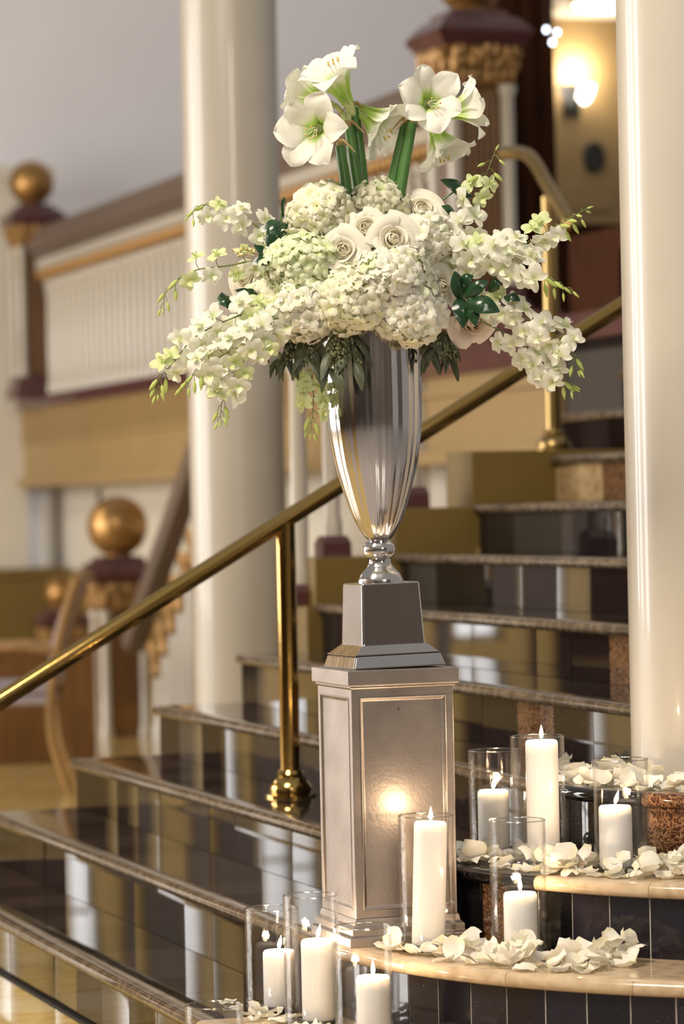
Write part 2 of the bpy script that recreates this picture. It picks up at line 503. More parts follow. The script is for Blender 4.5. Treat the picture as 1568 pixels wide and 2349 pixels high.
rt = random.Random(3)
tile_rand = lambda seq: rt.choice(seq)
for k in range(1, 14):
    R, z, zb = Rk(k), zk(k), zk(k - 1)
    far = DFAR - ACY if k < 10 else 11.55 - ACY
    if k == 13: far = 14.2 - ACY
    near = -(PI / 2 + 0.9) if k <= 4 else 0.05
    # core (bed of the tiles)
    mb = MB()
    wst = GO + 0.05 if k < 13 else 1.5
    if near < 0:
        winn = (GO + 0.05) if k < 4 else 0.62
        sweep(mb, R, 0.0, near, [(0.012, 0.0), (0.012, z - 0.01), (winn, z - 0.01), (winn, 0.0)])
    sweep(mb, R, max(near, 0.0), far, [(0.012, max(0, zb - 0.4)), (0.012, z - 0.01), (wst, z - 0.01), (wst, max(0, zb - 0.4))])
    step = mb.build('step', M['grout_dark'], stair, smooth=False)
    # pale grout bed behind the tiles of the curve
    if near < 0 and k in (1, 2, 3):
        g = MB(); sweep(g, R, -0.05, near, [(0.002, zb), (0.002, z - 0.033), (0.02, z - 0.033), (0.02, zb)])
        g.build('grout', M['grout_light'], step, smooth=False)
    # straight run
    edges = [max(near, 0.0)]
    L = 0.27
    e = max(near, 0.0) + rt.uniform(0.1, 0.27)
    while e < far - 0.08:
        edges.append(e); e += L + rt.uniform(-0.01, 0.01)
    edges.append(far)
    for a, b in zip(edges[:-1], edges[1:]):
        mr = tile_rand(['black'] * 7 + ['grey'] * 2)
        if k in (5, 6, 7) and rt.random() < 0.1: mr = 'emperador'
        if k == 9 and a > far - 0.85: mr = 'emperador' if a < far - 0.5 else 'tan_tile'
        q = MB(); sweep(q, R, a + 0.0012, b - 0.0012, rsect(zb + 0.001, z - 0.034), 0.0011); q.build('riser_tile', M[mr], step, smooth=False)
        q = MB(); sweep(q, R, a + 0.001, b - 0.001, tsect(z, GO + 0.011 if k < 13 else 1.3)); q.build('tread_tile', M['tread'], step, smooth=False)
        q = MB(); sweep(q, R, a + 0.0008, b - 0.0008, nsect(z)); q.build('nosing', M['nosing'], step, sharp=50)
    # curved corner
    if near < 0:
        dphi = (0.1 if k < 4 else 0.17) / R
        nt_ = int((PI / 2 + 0.25) / dphi) + 1
        for i in range(nt_):
            a, b = -i * dphi, -(i + 1) * dphi
            ph = (i + 0.5) * dphi
            if k == 2: mr = 'navy'
            elif k == 3: mr = 'emperador' if 0.22 < ph < 0.32 else ('black' if ph < 0.5 else 'navy')
            elif k == 4: mr = 'black' if ph < 0.55 else 'emperador'
            else: mr = 'navy'
            g = 0.0019 / R
            q = MB(); sweep(q, R, a - g, b + g, rsect(zb + 0.001, z - 0.034)); q.build('riser_tile', M[mr], step, sharp=50)
        a = 0.0; w = (0.30 if k < 4 else 0.34) / R
        start_beige = {1: 0.0, 2: 0.09, 3: 0.42, 4: 9.0}[k]
        cuts = [0.0]
        if 0 < start_beige < 2: cuts.append(start_beige)
        while cuts[-1] < PI / 2 + 0.8: cuts.append(cuts[-1] + w)
        for a, b in zip(cuts[:-1], cuts[1:]):
            be = (a + b) / 2 > start_beige
            tm = 'beige' if be else ('emperador' if k == 4 and a > 0.4 else 'tread')
            nm = 'beige' if be else ('emperador' if k == 4 and a > 0.4 else ('nosing' if k < 3 else 'black'))
            ww = GO + 0.011 if k < 4 else 0.6
            g = 0.0006 / R
            q = MB(); sweep(q, R, -a - g, -b + g, tsect(z, ww)); q.build('tread_tile', M[tm], step, smooth=False)
            q = MB(); sweep(q, R, -a - g, -b + g, nsect(z)); q.build('nosing', M[nm], step, sharp=50)

# ---- far side curb of the flight with its balusters
curb = MB()
for k in range(5, 10):
    curb.box(nk(k) + (.24 if k == 5 else -0.02), nk(k + 1) - 0.02, DFAR + 0.002, DFAR + 0.27, 0, zk(k + 1) - 0.01 if k < 8 else zk(9) + 0.02)
cu = curb.build('trim_1', M['gold_paint'], smooth=False, bevel=0.004)
struct(cu, 'ochre painted stepped curb along the far side of the stair', 'curb')
sl = (zk(5) - zk(4)) / GO
q = MB()
x0, x1 = nk(5) + .24, nk(8)
q.add([(x0, DFAR - 0.004, zk(4) + 0.06), (x1, DFAR - 0.004, zk(7) - 0.02), (x1, DFAR - 0.004, zk(7) + 0.012), (x0, DFAR - 0.004, zk(4) + 0.092),
       (x0, DFAR + 0.01, zk(4) + 0.06), (x1, DFAR + 0.01, zk(7) - 0.02), (x1, DFAR + 0.01, zk(7) + 0.012), (x0, DFAR + 0.01, zk(4) + 0.092)],
      [(0, 1, 2, 3), (7, 6, 5, 4), (0, 4, 5, 1), (3, 2, 6, 7), (0, 3, 7, 4), (1, 5, 6, 2)])
q.build('string_moulding', M['tan'], cu, smooth=False)

bal = thing('stair_balustrade', 'tan slender balusters with dark brown feet and sloping rail on the stepped curb', 'balustrade', (0, 0, 0))
def turned(x, y, z0, z1, r):
    h = z1 - z0
    return MB().lathe([(r * .8, z0), (r * .8, z0 + h * .06), (r * .62, z0 + h * .1), (r * .72, z0 + h * .35), (r * .62, z0 + h * .86), (r * .95, z0 + h * .9), (r * .7, z0 + h * .93), (r, z0 + h * .96), (r, z1)], 12, x, y)
for k in range(5, 8):
    for f in (0.30,):
        bx_ = nk(k) + GO * f + (.175 if k == 5 else 0)
        zb_ = zk(k + 1) - 0.01
        zt = zk(4) + 0.93 + (bx_ - nk(4)) * sl
        b_ = turned(bx_, DFAR + 0.13, zb_ + 0.075, zt, 0.045).build('baluster', M['cream'], bal)
        MB().frustum(bx_, DFAR + 0.13, [(zb_, 0.052), (zb_ + 0.05, 0.052), (zb_ + 0.075, 0.04)]).build('foot', M['plum'], b_, smooth=False)
q = MB()
xa, xb = nk(5) + 0.2, nk(8) - .05
za, zb2 = zk(4) + 0.93 + (xa - nk(4)) * sl, zk(4) + 0.93 + (xb - nk(4)) * sl
sec = [(-.06, 0), (-.075, .03), (-.06, .075), (-.02, .09), (.02, .09), (.06, .075), (.075, .03), (.06, 0)]
q.loft([[(xa, DFAR + .13 + a, za + b) for a, b in sec], [(xb, DFAR + .13 + a, zb2 + b) for a, b in sec]])
q.build('hand_rail', M['taupe'], bal)

# ---- walls of the lobby
def holed_wall_y(name, y, x0, x1, z0, z1, holes, mat, th=0.25):
    """wall in the plane y = const facing -y, with rectangular holes (x0,x1,z0,z1)"""
    mb = MB(); hs = sorted(holes); cur = x0
    for (a, b, c, d) in hs:
        mb.box(cur, a, y, y + th, z0, z1)
        mb.box(a, b, y, y + th, z0, c); mb.box(a, b, y, y + th, d, z1)
        cur = b
    mb.box(cur, x1, y, y + th, z0, z1)
    return mb.build(name, mat, smooth=False)

def holed_wall_x(name, x, y0, y1, z0, z1, holes, mat, th=0.25):
    mb = MB(); cur = y0
    for (a, b, c, d) in sorted(holes):
        mb.box(x - th, x, cur, a, z0, z1)
        mb.box(x - th, x, a, b, z0, c); mb.box(x - th, x, a, b, d, z1)
        cur = b
    mb.box(x - th, x, cur, y1, z0, z1)
    return mb.build(name, mat, smooth=False)

WB = 25.0
bh = [(-4.2, -3.95, 0.3, 3.0), (-2.70, -2.42, 0.3, 3.0), (-1.62, -1.38, 0.3, 3.0)]
wb = struct(holed_wall_y('wall_lobby', WB, -12, 5.0, 0, 7.5, bh, M['honey']), 'honey yellow lobby wall left of the gallery', 'wall')
wb2 = struct(MB().box(5.0, 13, WB, WB + .25, 0, 7.5).build('wall_back', M['wall'], smooth=False), 'pale grey plaster wall behind the gallery', 'wall')
lh = [(13.0, 14.6, 0.5, 5.2), (16.6, 18.2, 0.5, 5.2), (20.2, 21.8, 0.5, 5.2)]
wl = struct(holed_wall_x('wall_left', -7.0, -6, WB, 0, 7.5, lh, M['cream_flat']), 'cream lobby wall with tall daylight windows', 'wall')
wf = struct(MB().box(-7, 13, -6.2, -6, 0, 7.5).build('wall_front', M['umber'], smooth=False), 'tan lobby wall behind the photographer', 'wall')
wi = 0
for (a, b, c, d) in bh:
    wi += 1
    w = struct(obj('window_%d' % wi, None), 'narrow bright window in the back wall', 'window')
    MB().box(a, b, WB + .12, WB + .14, c, d).build('pane', M['window_glow'], w, smooth=False)
    fr = MB().box(a, a + .04, WB + .04, WB + .12, c, d).box(b - .04, b, WB + .04, WB + .12, c, d).box(a, b, WB + .04, WB + .12, d - .05, d)
    fr.box(a, b, WB + .04, WB + .12, c, c + .05)
    for t in (0.35, 0.68): fr.box(a, b, WB + .06, WB + .11, c + (d - c) * t, c + (d - c) * t + .04)
    fr.build('frame', M['cream_flat'], w, smooth=False)
for (a, b, c, d) in lh:
    wi += 1
    w = struct(obj('window_%d' % wi, None), 'tall bright window in the left lobby wall', 'window')
    MB().box(-7.14, -7.12, a, b, c, d).build('pane', M['window_glow'], w, smooth=False)
    fr = MB().box(-7.12, -7.04, a, a + .05, c, d).box(-7.12, -7.04, b - .05, b, c, d).box(-7.12, -7.04, a, b, d - .06, d).box(-7.12, -7.04, a, b, c, c + .06)
    fr.box(-7.11, -7.05, (a + b) / 2 - .02, (a + b) / 2 + .02, c, d)
    for t in (0.3, 0.6): fr.box(-7.11, -7.05, a, b, c + (d - c) * t, c + (d - c) * t + .04)
    fr.build('frame', M['cream_flat'], w, smooth=False)

MB().box(-6.6, -4.55, WB - .06, WB, 0, 7).box(-3.93, -2.95, WB - .06, WB, 0, 7).box(-1.3, 1.6, WB - .06, WB, 0, 7).box(2.6, 5.0, WB - .06, WB, 0, 7).build('reflected_dark_pier', M['mahogany'], wb, smooth=False)  # unseen piers placed so the step risers mirror dark bands
MB().box(-2.38, -1.9, WB - .05, WB, 0, 7).build('reflected_grey_pier', M['taupe'], wb, smooth=False)  # unseen, added for a grey band in the step reflections
MB().box(-7, -6.94, -6, 13.0, 0, 1.3).box(-7, -6.94, 14.6, 16.6, 0, 1.3).box(-7, -6.94, 18.2, 20.2, 0, 1.3).box(-7, -6.94, 21.8, WB, 0, 1.3).build('wainscot', M['mahogany'], wl, smooth=False)

# ---- gallery (upper landing) along n = 5.5
GX, LZ = 5.50, zk(13)
gl_ = MB().box(GX + .05, 13, 10.95, WB, LZ - 0.12, LZ).build('trim_2', M['plum'], smooth=False)
struct(gl_, 'upper gallery landing with plum brown edge', 'landing')
MB().box(GX - .02, GX + .1, 13.6, WB, LZ - .055, LZ + .03).box(GX - .02, GX + .1, 13.6, 15.8, LZ - .21, LZ - .04).build('edge_board', M['plum'], gl_, smooth=False)
fas = MB().box(GX + .02, GX + .2, 13.6, WB, 1.56, LZ - .055).build('fascia', M['tan'], gl_, smooth=False)
fb = MB().box(GX - .005, GX + .02, 13.6, WB, 1.86, 1.885).box(GX - .03, GX + .05, 13.6, WB, 1.53, 1.60)
fb.build('fascia_moulding', M['tan'], gl_, smooth=False)
for i in range(96):                                    # reeded strips of the fascia
    y = 15.6 + i * 0.095
    if y > 24.6: break
    q = MB().box(GX + .002, GX + .022, y, y + .055, 1.90, LZ - .06)
    q.build('reed', M['tan'], gl_, smooth=False)
ts = MB().box(5.62, 5.75, 11.0, 13.58, 1.3, 2.52)
for i in range(4): ts.box(5.60, 5.62, 11.08 + i * .63, 11.60 + i * .63, 1.75, 2.42)
struct(ts.build('wall_screen', M['mahogany'], smooth=False), 'dark mahogany screen wall beside the top steps', 'wall')
struct(MB().box(5.44, 5.54, 15.25, 15.8, 0.9, 2.02).build('trim_5', M['wall'], smooth=False), 'white pilaster strip on the gallery fascia', 'pilaster')
wu = MB().box(5.85, 6.1, 10.95, WB, 0, 1.56).build('wall_gallery', M['cream_flat'], smooth=False)
struct(wu, 'cream wall under the gallery', 'wall')
MB().box(5.80, 5.86, 10.96, 15.6, 0, 1.56).build('ochre_panel', M['gold_paint'], wu, smooth=False)
MB().box(5.81, 5.86, 16.0, WB, 0, 0.87).box(5.79, 5.86, 16.0, WB, 0.84, 0.90).build('dado', M['gold_paint'], wu, smooth=False)
q = MB()
for (y0, y1) in ((19.4, 23.0),):
    q.box(5.80, 5.86, y0, y0 + .12, 0.95, 1.5).box(5.80, 5.86, y1 - .12, y1, .95, 1.5).box(5.80, 5.86, y0, y1, 1.38, 1.5)
    q.box(5.78, 5.86, y0 - .1, y1 + .1, 1.5, 1.55)
q.build('panel_moulding', M['cream_flat'], wu, smooth=False)

# ---- gallery balustrade
gb = thing('gallery_balustrade', 'long gallery balustrade with taupe hand rail, gilt bead band and cream balusters', 'balustrade')
Y0, Y1 = 14.75, 23.2
MB().box(GX - .10, GX + .12, Y0, Y1, 3.17, 3.36).box(GX - .13, GX + .15, Y0, Y1, 3.22, 3.31).box(GX - .07, GX + .09, Y0, Y1, 3.36, 3.40).build('hand_rail', M['taupe'], gb, smooth=False, bevel=.015)
MB().box(GX - .075, GX + .095, Y0, Y1, 3.09, 3.17).build('rail_soffit', M['cream'], gb, smooth=False, bevel=.01)
bead = MB().sphere((0, 0, 0), .036, 10, 6, 1.25).mesh('bead', M['gilt'])
for i in range(int((Y1 - Y0) / 0.085)):
    obj('bead', bead, gb, (GX - .055, Y0 + .05 + .085 * i, 3.06))
MB().box(GX - .04, GX + .06, Y0, Y1, 3.01, 3.10).build('bead_rail', M['gilt'], gb, smooth=False)
blm = turned(0, 0, LZ + .03, 3.02, 0.052).mesh('baluster', M['cream'], True, 40)
for i in range(int((Y1 - Y0) / 0.165)):
    obj('baluster', blm, gb, (GX + .01, Y0 + .09 + .165 * i, 0))

# ---- newel posts with gilt balls
rn = random.Random(5)
def newel(loc, s, base_h, label, rot=0.0, foot=True, ball=.17):
    """base_h: height of the shaft below the capital"""
    t = thing('newel_post', label, 'newel post', loc)
    t.rotation_euler.z = rot
    w = 0.17 * s
    if foot: MB().frustum(0, 0, [(0, w * 1.35), (.10 * s, w * 1.35), (.13 * s, w * 1.2), (.2 * s, w * 1.2), (.22 * s, w * 1.05)]).build('plinth', M['plum'], t, smooth=False)
    sh = MB().frustum(0, 0, [(.2 * s if foot else 0, w * .82), (base_h, w * .82)]).build('shaft', M['walnut'], t, smooth=False)
    q = MB()
    for side in range(4):
        for j in range(6):
            o_ = -w * .5 + j * w * .2
            dx, dy = ((o_, -w * .84), (w * .84, o_), (-o_, w * .84), (-w * .84, -o_))[side]
            q.lathe([(w * .075, .26 * s), (w * .075, base_h - .05 * s)], 8, dx, dy)
    q.build('fluting', M['walnut'], sh)
    for sx in (-1, 1):
        for sy in (-1, 1):
            MB().lathe([(w * .3, .2 * s if foot else 0), (w * .3, .25 * s if foot else .04), (w * .22, .28 * s if foot else .07), (w * .22, base_h - .06 * s), (w * .3, base_h - .03 * s), (w * .3, base_h)], 14, sx * w * .86, sy * w * .86).build('corner_column', M['cream'], t)
    cp = MB().frustum(0, 0, [(base_h, w * 1.02), (base_h + .05 * s, w * 1.06), (base_h + .12 * s, w * 1.10), (base_h + .19 * s, w * 1.24), (base_h + .2 * s, w * 1.28)]).build('capital', M['gilt'], t, smooth=False)
    q = MB()
    for side in range(4):
        for j in range(8):
            o_ = (-1 + j * .286) * w * .95
            for hh, rr, out in ((.05, .05, 1.06), (.115, .055, 1.13), (.165, .06, 1.24)):
                p = ((o_, -w * out), (w * out, o_), (-o_, w * out), (-w * out, -o_))[side]
                q.sphere((p[0] + rn.uniform(-.01, .01), p[1] + rn.uniform(-.01, .01), base_h + (hh + rn.uniform(-.012, .012)) * s), rr * s * rn.uniform(.35, .6), 8, 5, rn.uniform(1.2, 2.2))
    q.build('acanthus', M['gilt'], cp)
    h = base_h + .2 * s
    MB().frustum(0, 0, [(h, w * 1.34), (h + .03 * s, w * 1.40), (h + .035 * s, w * 1.48), (h + .075 * s, w * 1.56), (h + .08 * s, w * 1.5), (h + .115 * s, w * 1.36), (h + .15 * s, w * 1.15), (h + .155 * s, w * .98), (h + .19 * s, w * .9), (h + .2 * s, w * .7)]).build('cap', M['plum'], t, smooth=False)
    MB().lathe([(w * .6, h + .2 * s), (w * .55, h + .215 * s), (w * .5, h + .225 * s)], 20).build('collar', M['gilt'], t)
    MB().sphere((0, 0, h + .205 * s + ball * .95), ball, 24, 16).build('ball_finial', M['gilt_ball'], t)
    return t
def newel_px(x, Z, zf, s, zc, label, rot=0.0, foot=True, ball=.17):
    p = P(x, 1170, Z); p.z = zf
    return newel(p, s, zc - zf - .2 * s, label, rot, foot, ball)
newel_px(1098, 15.4, LZ, 0.90, 3.47, 'large newel post with fluted brown shaft, cream corner columns and gilt capital behind the flowers', ball=.155)
newel_px(88, 24.0, LZ, 0.80, 3.435, 'far gallery newel post with gilt ball against the pale wall', ball=.165)
newel_px(268, 19.4, 0.0, 0.80, 0.91, 'newel post with large gilt ball at the foot of the background stair', 0.0, False, ball=.18)
newel_px(135, 23.4, 0.0, 0.68, 0.51, 'small newel post with gilt ball left of the larger background newel', ball=.12)

# ---- background flight's balustrade rising behind the left column
fb2 = thing('background_balustrade', 'steep taupe hand rail with gilt capped cream balusters beside the left column', 'balustrade')
A, B = P(308, 1460, 18.6), P(470, 985, 17.4)
sec = [(-.05, -.09), (-.08, -.03), (-.06, .04), (0, .07), (.06, .04), (.08, -.03), (.05, -.09)]
side = Vector((B.y - A.y, -(B.x - A.x), 0)).normalized()
MB().loft([[tuple(p + side * a + Vector((0, 0, b))) for a, b in sec] for p in (A, B)]).build('hand_rail', M['taupe'], fb2)
for i in range(9):
    t = (i + .5) / 9
    p = A.lerp(B, t) + Vector((0.12, 0, 0))
    zt = p.z - .10
    b_ = MB().lathe([(.05, 0), (.05, .1), (.035, .14), (.042, zt * .5), (.035, zt - .2)], 12, p.x, p.y).build('baluster', M['cream'], fb2)
    MB().lathe([(.035, zt - .2), (.06, zt - .17), (.05, zt - .12), (.075, zt - .06), (.078, zt + .01)], 12, p.x, p.y).build('capital', M['gilt'], b_)

def pbox(x0, x1, Z, z0, z1, th):
    y = P((x0 + x1) / 2, 1174, Z).y
    def onp(x):
        a, _ = ab(x, 1000)
        Zp = y / (CA - a * SA)
        return a * Zp * CA + Zp * SA
    return onp(x0), onp(x1), y, y + th, z0, z1
# ---- low ochre string wall beside the background newel, its shadow put into the walnut colour
q5 = MB().box(*pbox(-60, 206, 17.4, 0, .64, .3))
struct(q5.build('trim_3', M['walnut'], smooth=False), 'low ochre string wall beside the background newel, coloured dark for its shadow', 'wall')

# ---- columns
def column(name, p, z0, r, label):
    t = thing(name, label, 'column', (p.x, p.y, z0))
    MB().lathe([(r * 1.0, 0.0), (r, 0.02), (r, 4.0), (r * .985, 6.8)], 64).build('shaft', M['cream'], t)
    MB().lathe([(r * .985, 6.8), (r * 1.12, 6.86), (r * 1.12, 6.95), (r * 1.4, 7.1), (r * 1.4, 7.25)], 48).build('capital', M['gilt'], t)
    return t
LC = P(547, 1174, 13.0)
column('column', LC, 0.0, 219 / 2 / FPX * 13.0, 'cream gloss round column behind the stair, left of the urn')
RR = 0.20
a_, _ = ab(1447, 1745)
Zr = 7.92
RC = cw(a_ * Zr + RR * 1.004, Zr, 0)
column('column', RC, zk(4), RR, 'cream gloss round column at the right, ringed by petals')

# ---- left cream pilaster
q = thing('pilaster', 'cream wall pilaster at the left edge', 'pilaster', (0, 0, 0))
pa = P(20, 1174, 24.6)
MB().box(pa.x - .35, pa.x + .14, pa.y, pa.y + .25, 0.9, 3.85).build('shaft', M['cream_flat'], q, smooth=False)
MB().box(pa.x - .42, pa.x + .40, pa.y - .04, pa.y + .25, 3.85, 3.95).build('cap', M['cream_flat'], q, smooth=False)

struct(MB().box(pa.x - 1.2, pa.x + .62, pa.y - .06, pa.y + .3, 0, .86).box(pa.x - 1.2, pa.x + .64, pa.y - .09, pa.y + .3, .86, .92).build('trim_4', M['gold_paint'], smooth=False), 'dark ochre dado at the left edge of the back wall', 'dado')

# ---- landing: timber wall, corridor
tw = MB().box(*pbox(1160, 1288, 17.0, LZ, 6.5, .5))
x0, x1, y0, y1, z0, z1 = pbox(1160, 1288, 17.0, LZ, 6.5, .5)
for i in range(3):
    w_ = (x1 - x0) / 3
    tw.box(x0 + w_ * i + .02, x0 + w_ * (i + 1) - .02, y0 - .02, y0, LZ + .3, 6.4)
struct(tw.build('wall_timber', M['mahogany'], smooth=False), 'mahogany panelled pier on the landing', 'wall')
cw_ = MB().box(*pbox(1150, 1700, 20.0, LZ, 7.0, .3))
cwo = struct(cw_.build('wall_corridor', M['tan'], smooth=False), 'tan corridor wall behind the landing', 'wall')
wn = MB().box(*pbox(1285, 1700, 18.6, LZ, 2.86, .3))
x0, x1, y0, y1, z0, z1 = pbox(1285, 1700, 18.6, LZ, 2.86, .3)
wn.box(x0 - .02, x1, y0 - .04, y1, 2.82, 2.90)
for i in range(3): wn.box(x0 + .05 + i * .33, x0 + .33 + i * .33, y0 - .025, y0, LZ + .15, 2.72)
struct(wn.build('wall_wainscot', M['mahogany'], smooth=False), 'dark mahogany wainscot at the back of the landing', 'wall')
x0, x1, y0, y1, z0, z1 = pbox(1270, 1700, 19.0, 0, 1, .3)
cl = MB().box(x0, x1 + .5, y0 - 2.5, y0 + 1.5, 4.28, 4.4).build('ceiling', M['cream_flat'], smooth=False)
struct(cl, 'cream corridor ceiling', 'ceiling')

# ================================================================== OBJECTS
# ---- centre brass hand rail
pb = G(667, 1826, zk(3))
pt_ = P(657, 1192, pb.x * SA + pb.y * CA)
rail = thing('brass_handrail', 'polished brass tube hand rail on brass posts running up the middle of the stair', 'handrail')
SL = 0.578
def rz(x): return pt_.z + SL * (x - pb.x)
xs = [1.55, 1.6, 1.66] + [1.66 + i * 0.2 for i in range(1, 21)]
rp = [Vector((1.42, pb.y, rz(1.62) - .02)), Vector((1.52, pb.y, rz(1.62) - .012))] + [Vector((x, pb.y, rz(x))) for x in xs[1:]]
MB().tube(rp, 0.0255, 24).build('rail', M['brass'], rail, sharp=None)
def brass_post(x, y, z0, z1, parent, mt='brass'):
    p_ = MB().lathe([(0.0285, z0 + .05), (0.0285, z1)], 28, x, y).build('post', M[mt], parent)
    MB().lathe([(0.075, z0), (0.075, z0 + .006), (0.060, z0 + .010), (0.062, z0 + .018), (0.058, z0 + .035), (0.045, z0 + .052), (0.036, z0 + .058), (0.040, z0 + .066), (0.036, z0 + .075), (0.0285, z0 + .078)], 32, x, y).build('flange', M[mt], p_)
    return p_
brass_post(pb.x, pb.y, zk(3), rz(pb.x) - .01, rail)
brass_post(1.70, pb.y, 0.0, rz(1.70) - .01, rail)
brass_post(nk(10) + .14, pb.y, zk(10), rz(nk(10) + .14) - .01, rail)

rail2 = thing('brass_handrail', 'curved brass hand rail on a single post high up beside the mahogany pier', 'handrail')
q2 = spline([P(1150, 352, 12.4), P(1192, 350, 12.25), P(1222, 368, 12.1), P(1258, 430, 11.9), P(1312, 522, 11.6)], 24)
MB().tube(q2, 0.0255, 20).build('rail', M['brass_dull'], rail2, sharp=None)
p2 = P(1258, 445, 11.88)
brass_post(p2.x, p2.y, zk(9) + .02, p2.z - .01, rail2, 'brass_dull')

# ---- pedestal
PH = 0.134
cz = G(797, 1540, 0.9606)
PX, PY = 2.481, 7.164
PB, PT = zk(2), 0.9606
ped = thing('pedestal', 'square satin metal pedestal with recessed panels under the silver urn', 'pedestal', (PX, PY, PB))
H = PT - PB
def panel_box(h, z0, z1, fw, dep, fz):
    """square shaft with a recessed panel on each of the four faces"""
    mb = MB()
    c = h
    rects = {}
    for s in range(4):
        R_ = Matrix.Rotation(s * PI / 2, 3, 'Z')
        def T(x, y, z): return tuple(R_ @ Vector((x, y, z)))
        a0, a1, b0, b1 = -h, h, z0, z1
        i0, i1, j0, j1 = -h + fw, h - fw, z0 + fz, z1 - fz
        m = 0.006
        vs = [T(a0, -h, b0), T(a1, -h, b0), T(a1, -h, b1), T(a0, -h, b1),
              T(i0, -h, j0), T(i1, -h, j0), T(i1, -h, j1), T(i0, -h, j1),
              T(i0 + m, -h + dep, j0 + m), T(i1 - m, -h + dep, j0 + m), T(i1 - m, -h + dep, j1 - m), T(i0 + m, -h + dep, j1 - m)]
        fs = [(0, 1, 5, 4), (1, 2, 6, 5), (2, 3, 7, 6), (3, 0, 4, 7), (4, 5, 9, 8), (5, 6, 10, 9), (6, 7, 11, 10), (7, 4, 8, 11), (8, 9, 10, 11)]
        mb.add(vs, fs)
    mb.add([(-h, -h, z0), (h, -h, z0), (h, h, z0), (-h, h, z0), (-h, -h, z1), (h, -h, z1), (h, h, z1), (-h, h, z1)], [(3, 2, 1, 0), (4, 5, 6, 7)])
    return mb
BH = 0.1235
panel_box(BH, 0.062, H - 0.043, 0.022, 0.005, 0.022).build('shaft', M['pewter'], ped, smooth=False, bevel=0.0025)
q = MB()
for s in range(4):      # raised bead round each panel
    R_ = Matrix.Rotation(s * PI / 2, 3, 'Z')
    i = BH - .021; z0, z1 = .062 + .021, H - .043 - .021
    pts = [(-i, z0), (i, z0), (i, z1), (-i, z1), (-i, z0)]
    for (xa, za), (xb, zb_) in zip(pts[:-1], pts[1:]):
        q.tube([R_ @ Vector((xa, -BH - .0002, za)), R_ @ Vector((xb, -BH - .0002, zb_))], 0.0022, 8)
q.build('panel_bead', M['pewter'], ped)
MB().frustum(0, 0, [(H - .043, BH + .002), (H - .040, BH + .004), (H - .036, BH + .004), (H - .036, PH - .001), (H - .033, PH), (H - .002, PH), (H, PH - .002)]).build('cap', M['pewter'], ped, smooth=False, bevel=.001)
MB().frustum(0, 0, [(0, .1445), (.020, .1445), (.022, .143), (.026, .136), (.040, .136), (.043, .133), (.048, .128), (.056, .127), (.0625, .1245)]).build('base', M['pewter'], ped, smooth=False, bevel=.001)
tx = bpy.data.curves.new('cast_mark', 'FONT'); tx.body = 'E'; tx.size = 0.013; tx.extrude = 0.0006
to = bpy.data.objects.new('cast_mark', tx); COL.objects.link(to)
to.parent = ped; to.location = (-0.012, -BH + .0045, H - 0.095); to.rotation_euler = (PI / 2, 0, 0)
tx.materials.append(M['silver'])
dg = bpy.context.evaluated_depsgraph_get()
tme = bpy.data.meshes.new_from_object(to.evaluated_get(dg))
loc_, rot_ = to.location.copy(), to.rotation_euler.copy()
bpy.data.objects.remove(to)
to = obj('cast_mark', tme, ped, loc_); to.rotation_euler = rot_

# ---- urn
urn = thing('urn', 'tall polished silver footed urn on a square plinth holding the flowers', 'urn', (PX, PY, PT + .002))
urn.rotation_euler = (Matrix.Rotation(math.radians(-1.1), 3, Vector((SA, CA, 0)))).to_euler()
UZ = PX * SA + PY * CA
def zu(y): return CAMZ - (y - 1162 + 1.9) / FPX * UZ - PT
mb = MB().frustum(0, 0, [(0.0, .1115), (.003, .1115), (zu(1503), .1045), (zu(1501), .103), (zu(1497), .098)], ch=.004)
mb.build('base', M['silver'], urn, smooth=False, bevel=.0015)
rings = [(zu(1497), .1035)]
for i in range(7):
    t = i / 6
    rings += [(lerp(zu(1499), zu(1478), t), lerp(.1035, .079, t)), (lerp(zu(1499), zu(1478), t) + .0004, lerp(.1035, .079, t) - .0024)]
MB().frustum(0, 0, rings).build('stepped_slope', M['silver'], urn, smooth=False)
MB().frustum(0, 0, [(zu(1480), .0775), (zu(1474), .0765), (zu(1340), .0705), (zu(1337), .0695)], ch=.0035).build('plinth', M['silver'], urn, smooth=False, bevel=.002)
MB().lathe([(.0535, zu(1338)), (.0535, zu(1333)), (.052, zu(1327)), (.046, zu(1316)), (.036, zu(1306)), (.029, zu(1298)), (.0255, zu(1288)), (.026, zu(1285)), (.026, zu(1283))], 64, lobes=8, amp=.018).build('foot', M['silver'], urn)
MB().lathe([(.025, zu(1285)), (.029, zu(1281)), (.036, zu(1275)), (.0388, zu(1264)), (.0375, zu(1254)), (.032, zu(1246)), (.027, zu(1242)), (.026, zu(1240))], 64, lobes=8, amp=.02).build('knop', M['silver'], urn)
py = [1240, 1236, 1228, 1215, 1200, 1175, 1150, 1125, 1100, 1060, 1000, 960, 900, 840, 780, 740, 720]
pr = [.0245, .029, .036, .0445, .0525, .063, .0715, .0795, .0865, .0965, .1060, .1095, .1120, .1135, .1150, .117, .119]
prof = [(r, zu(y)) for r, y in zip(pr, py)]
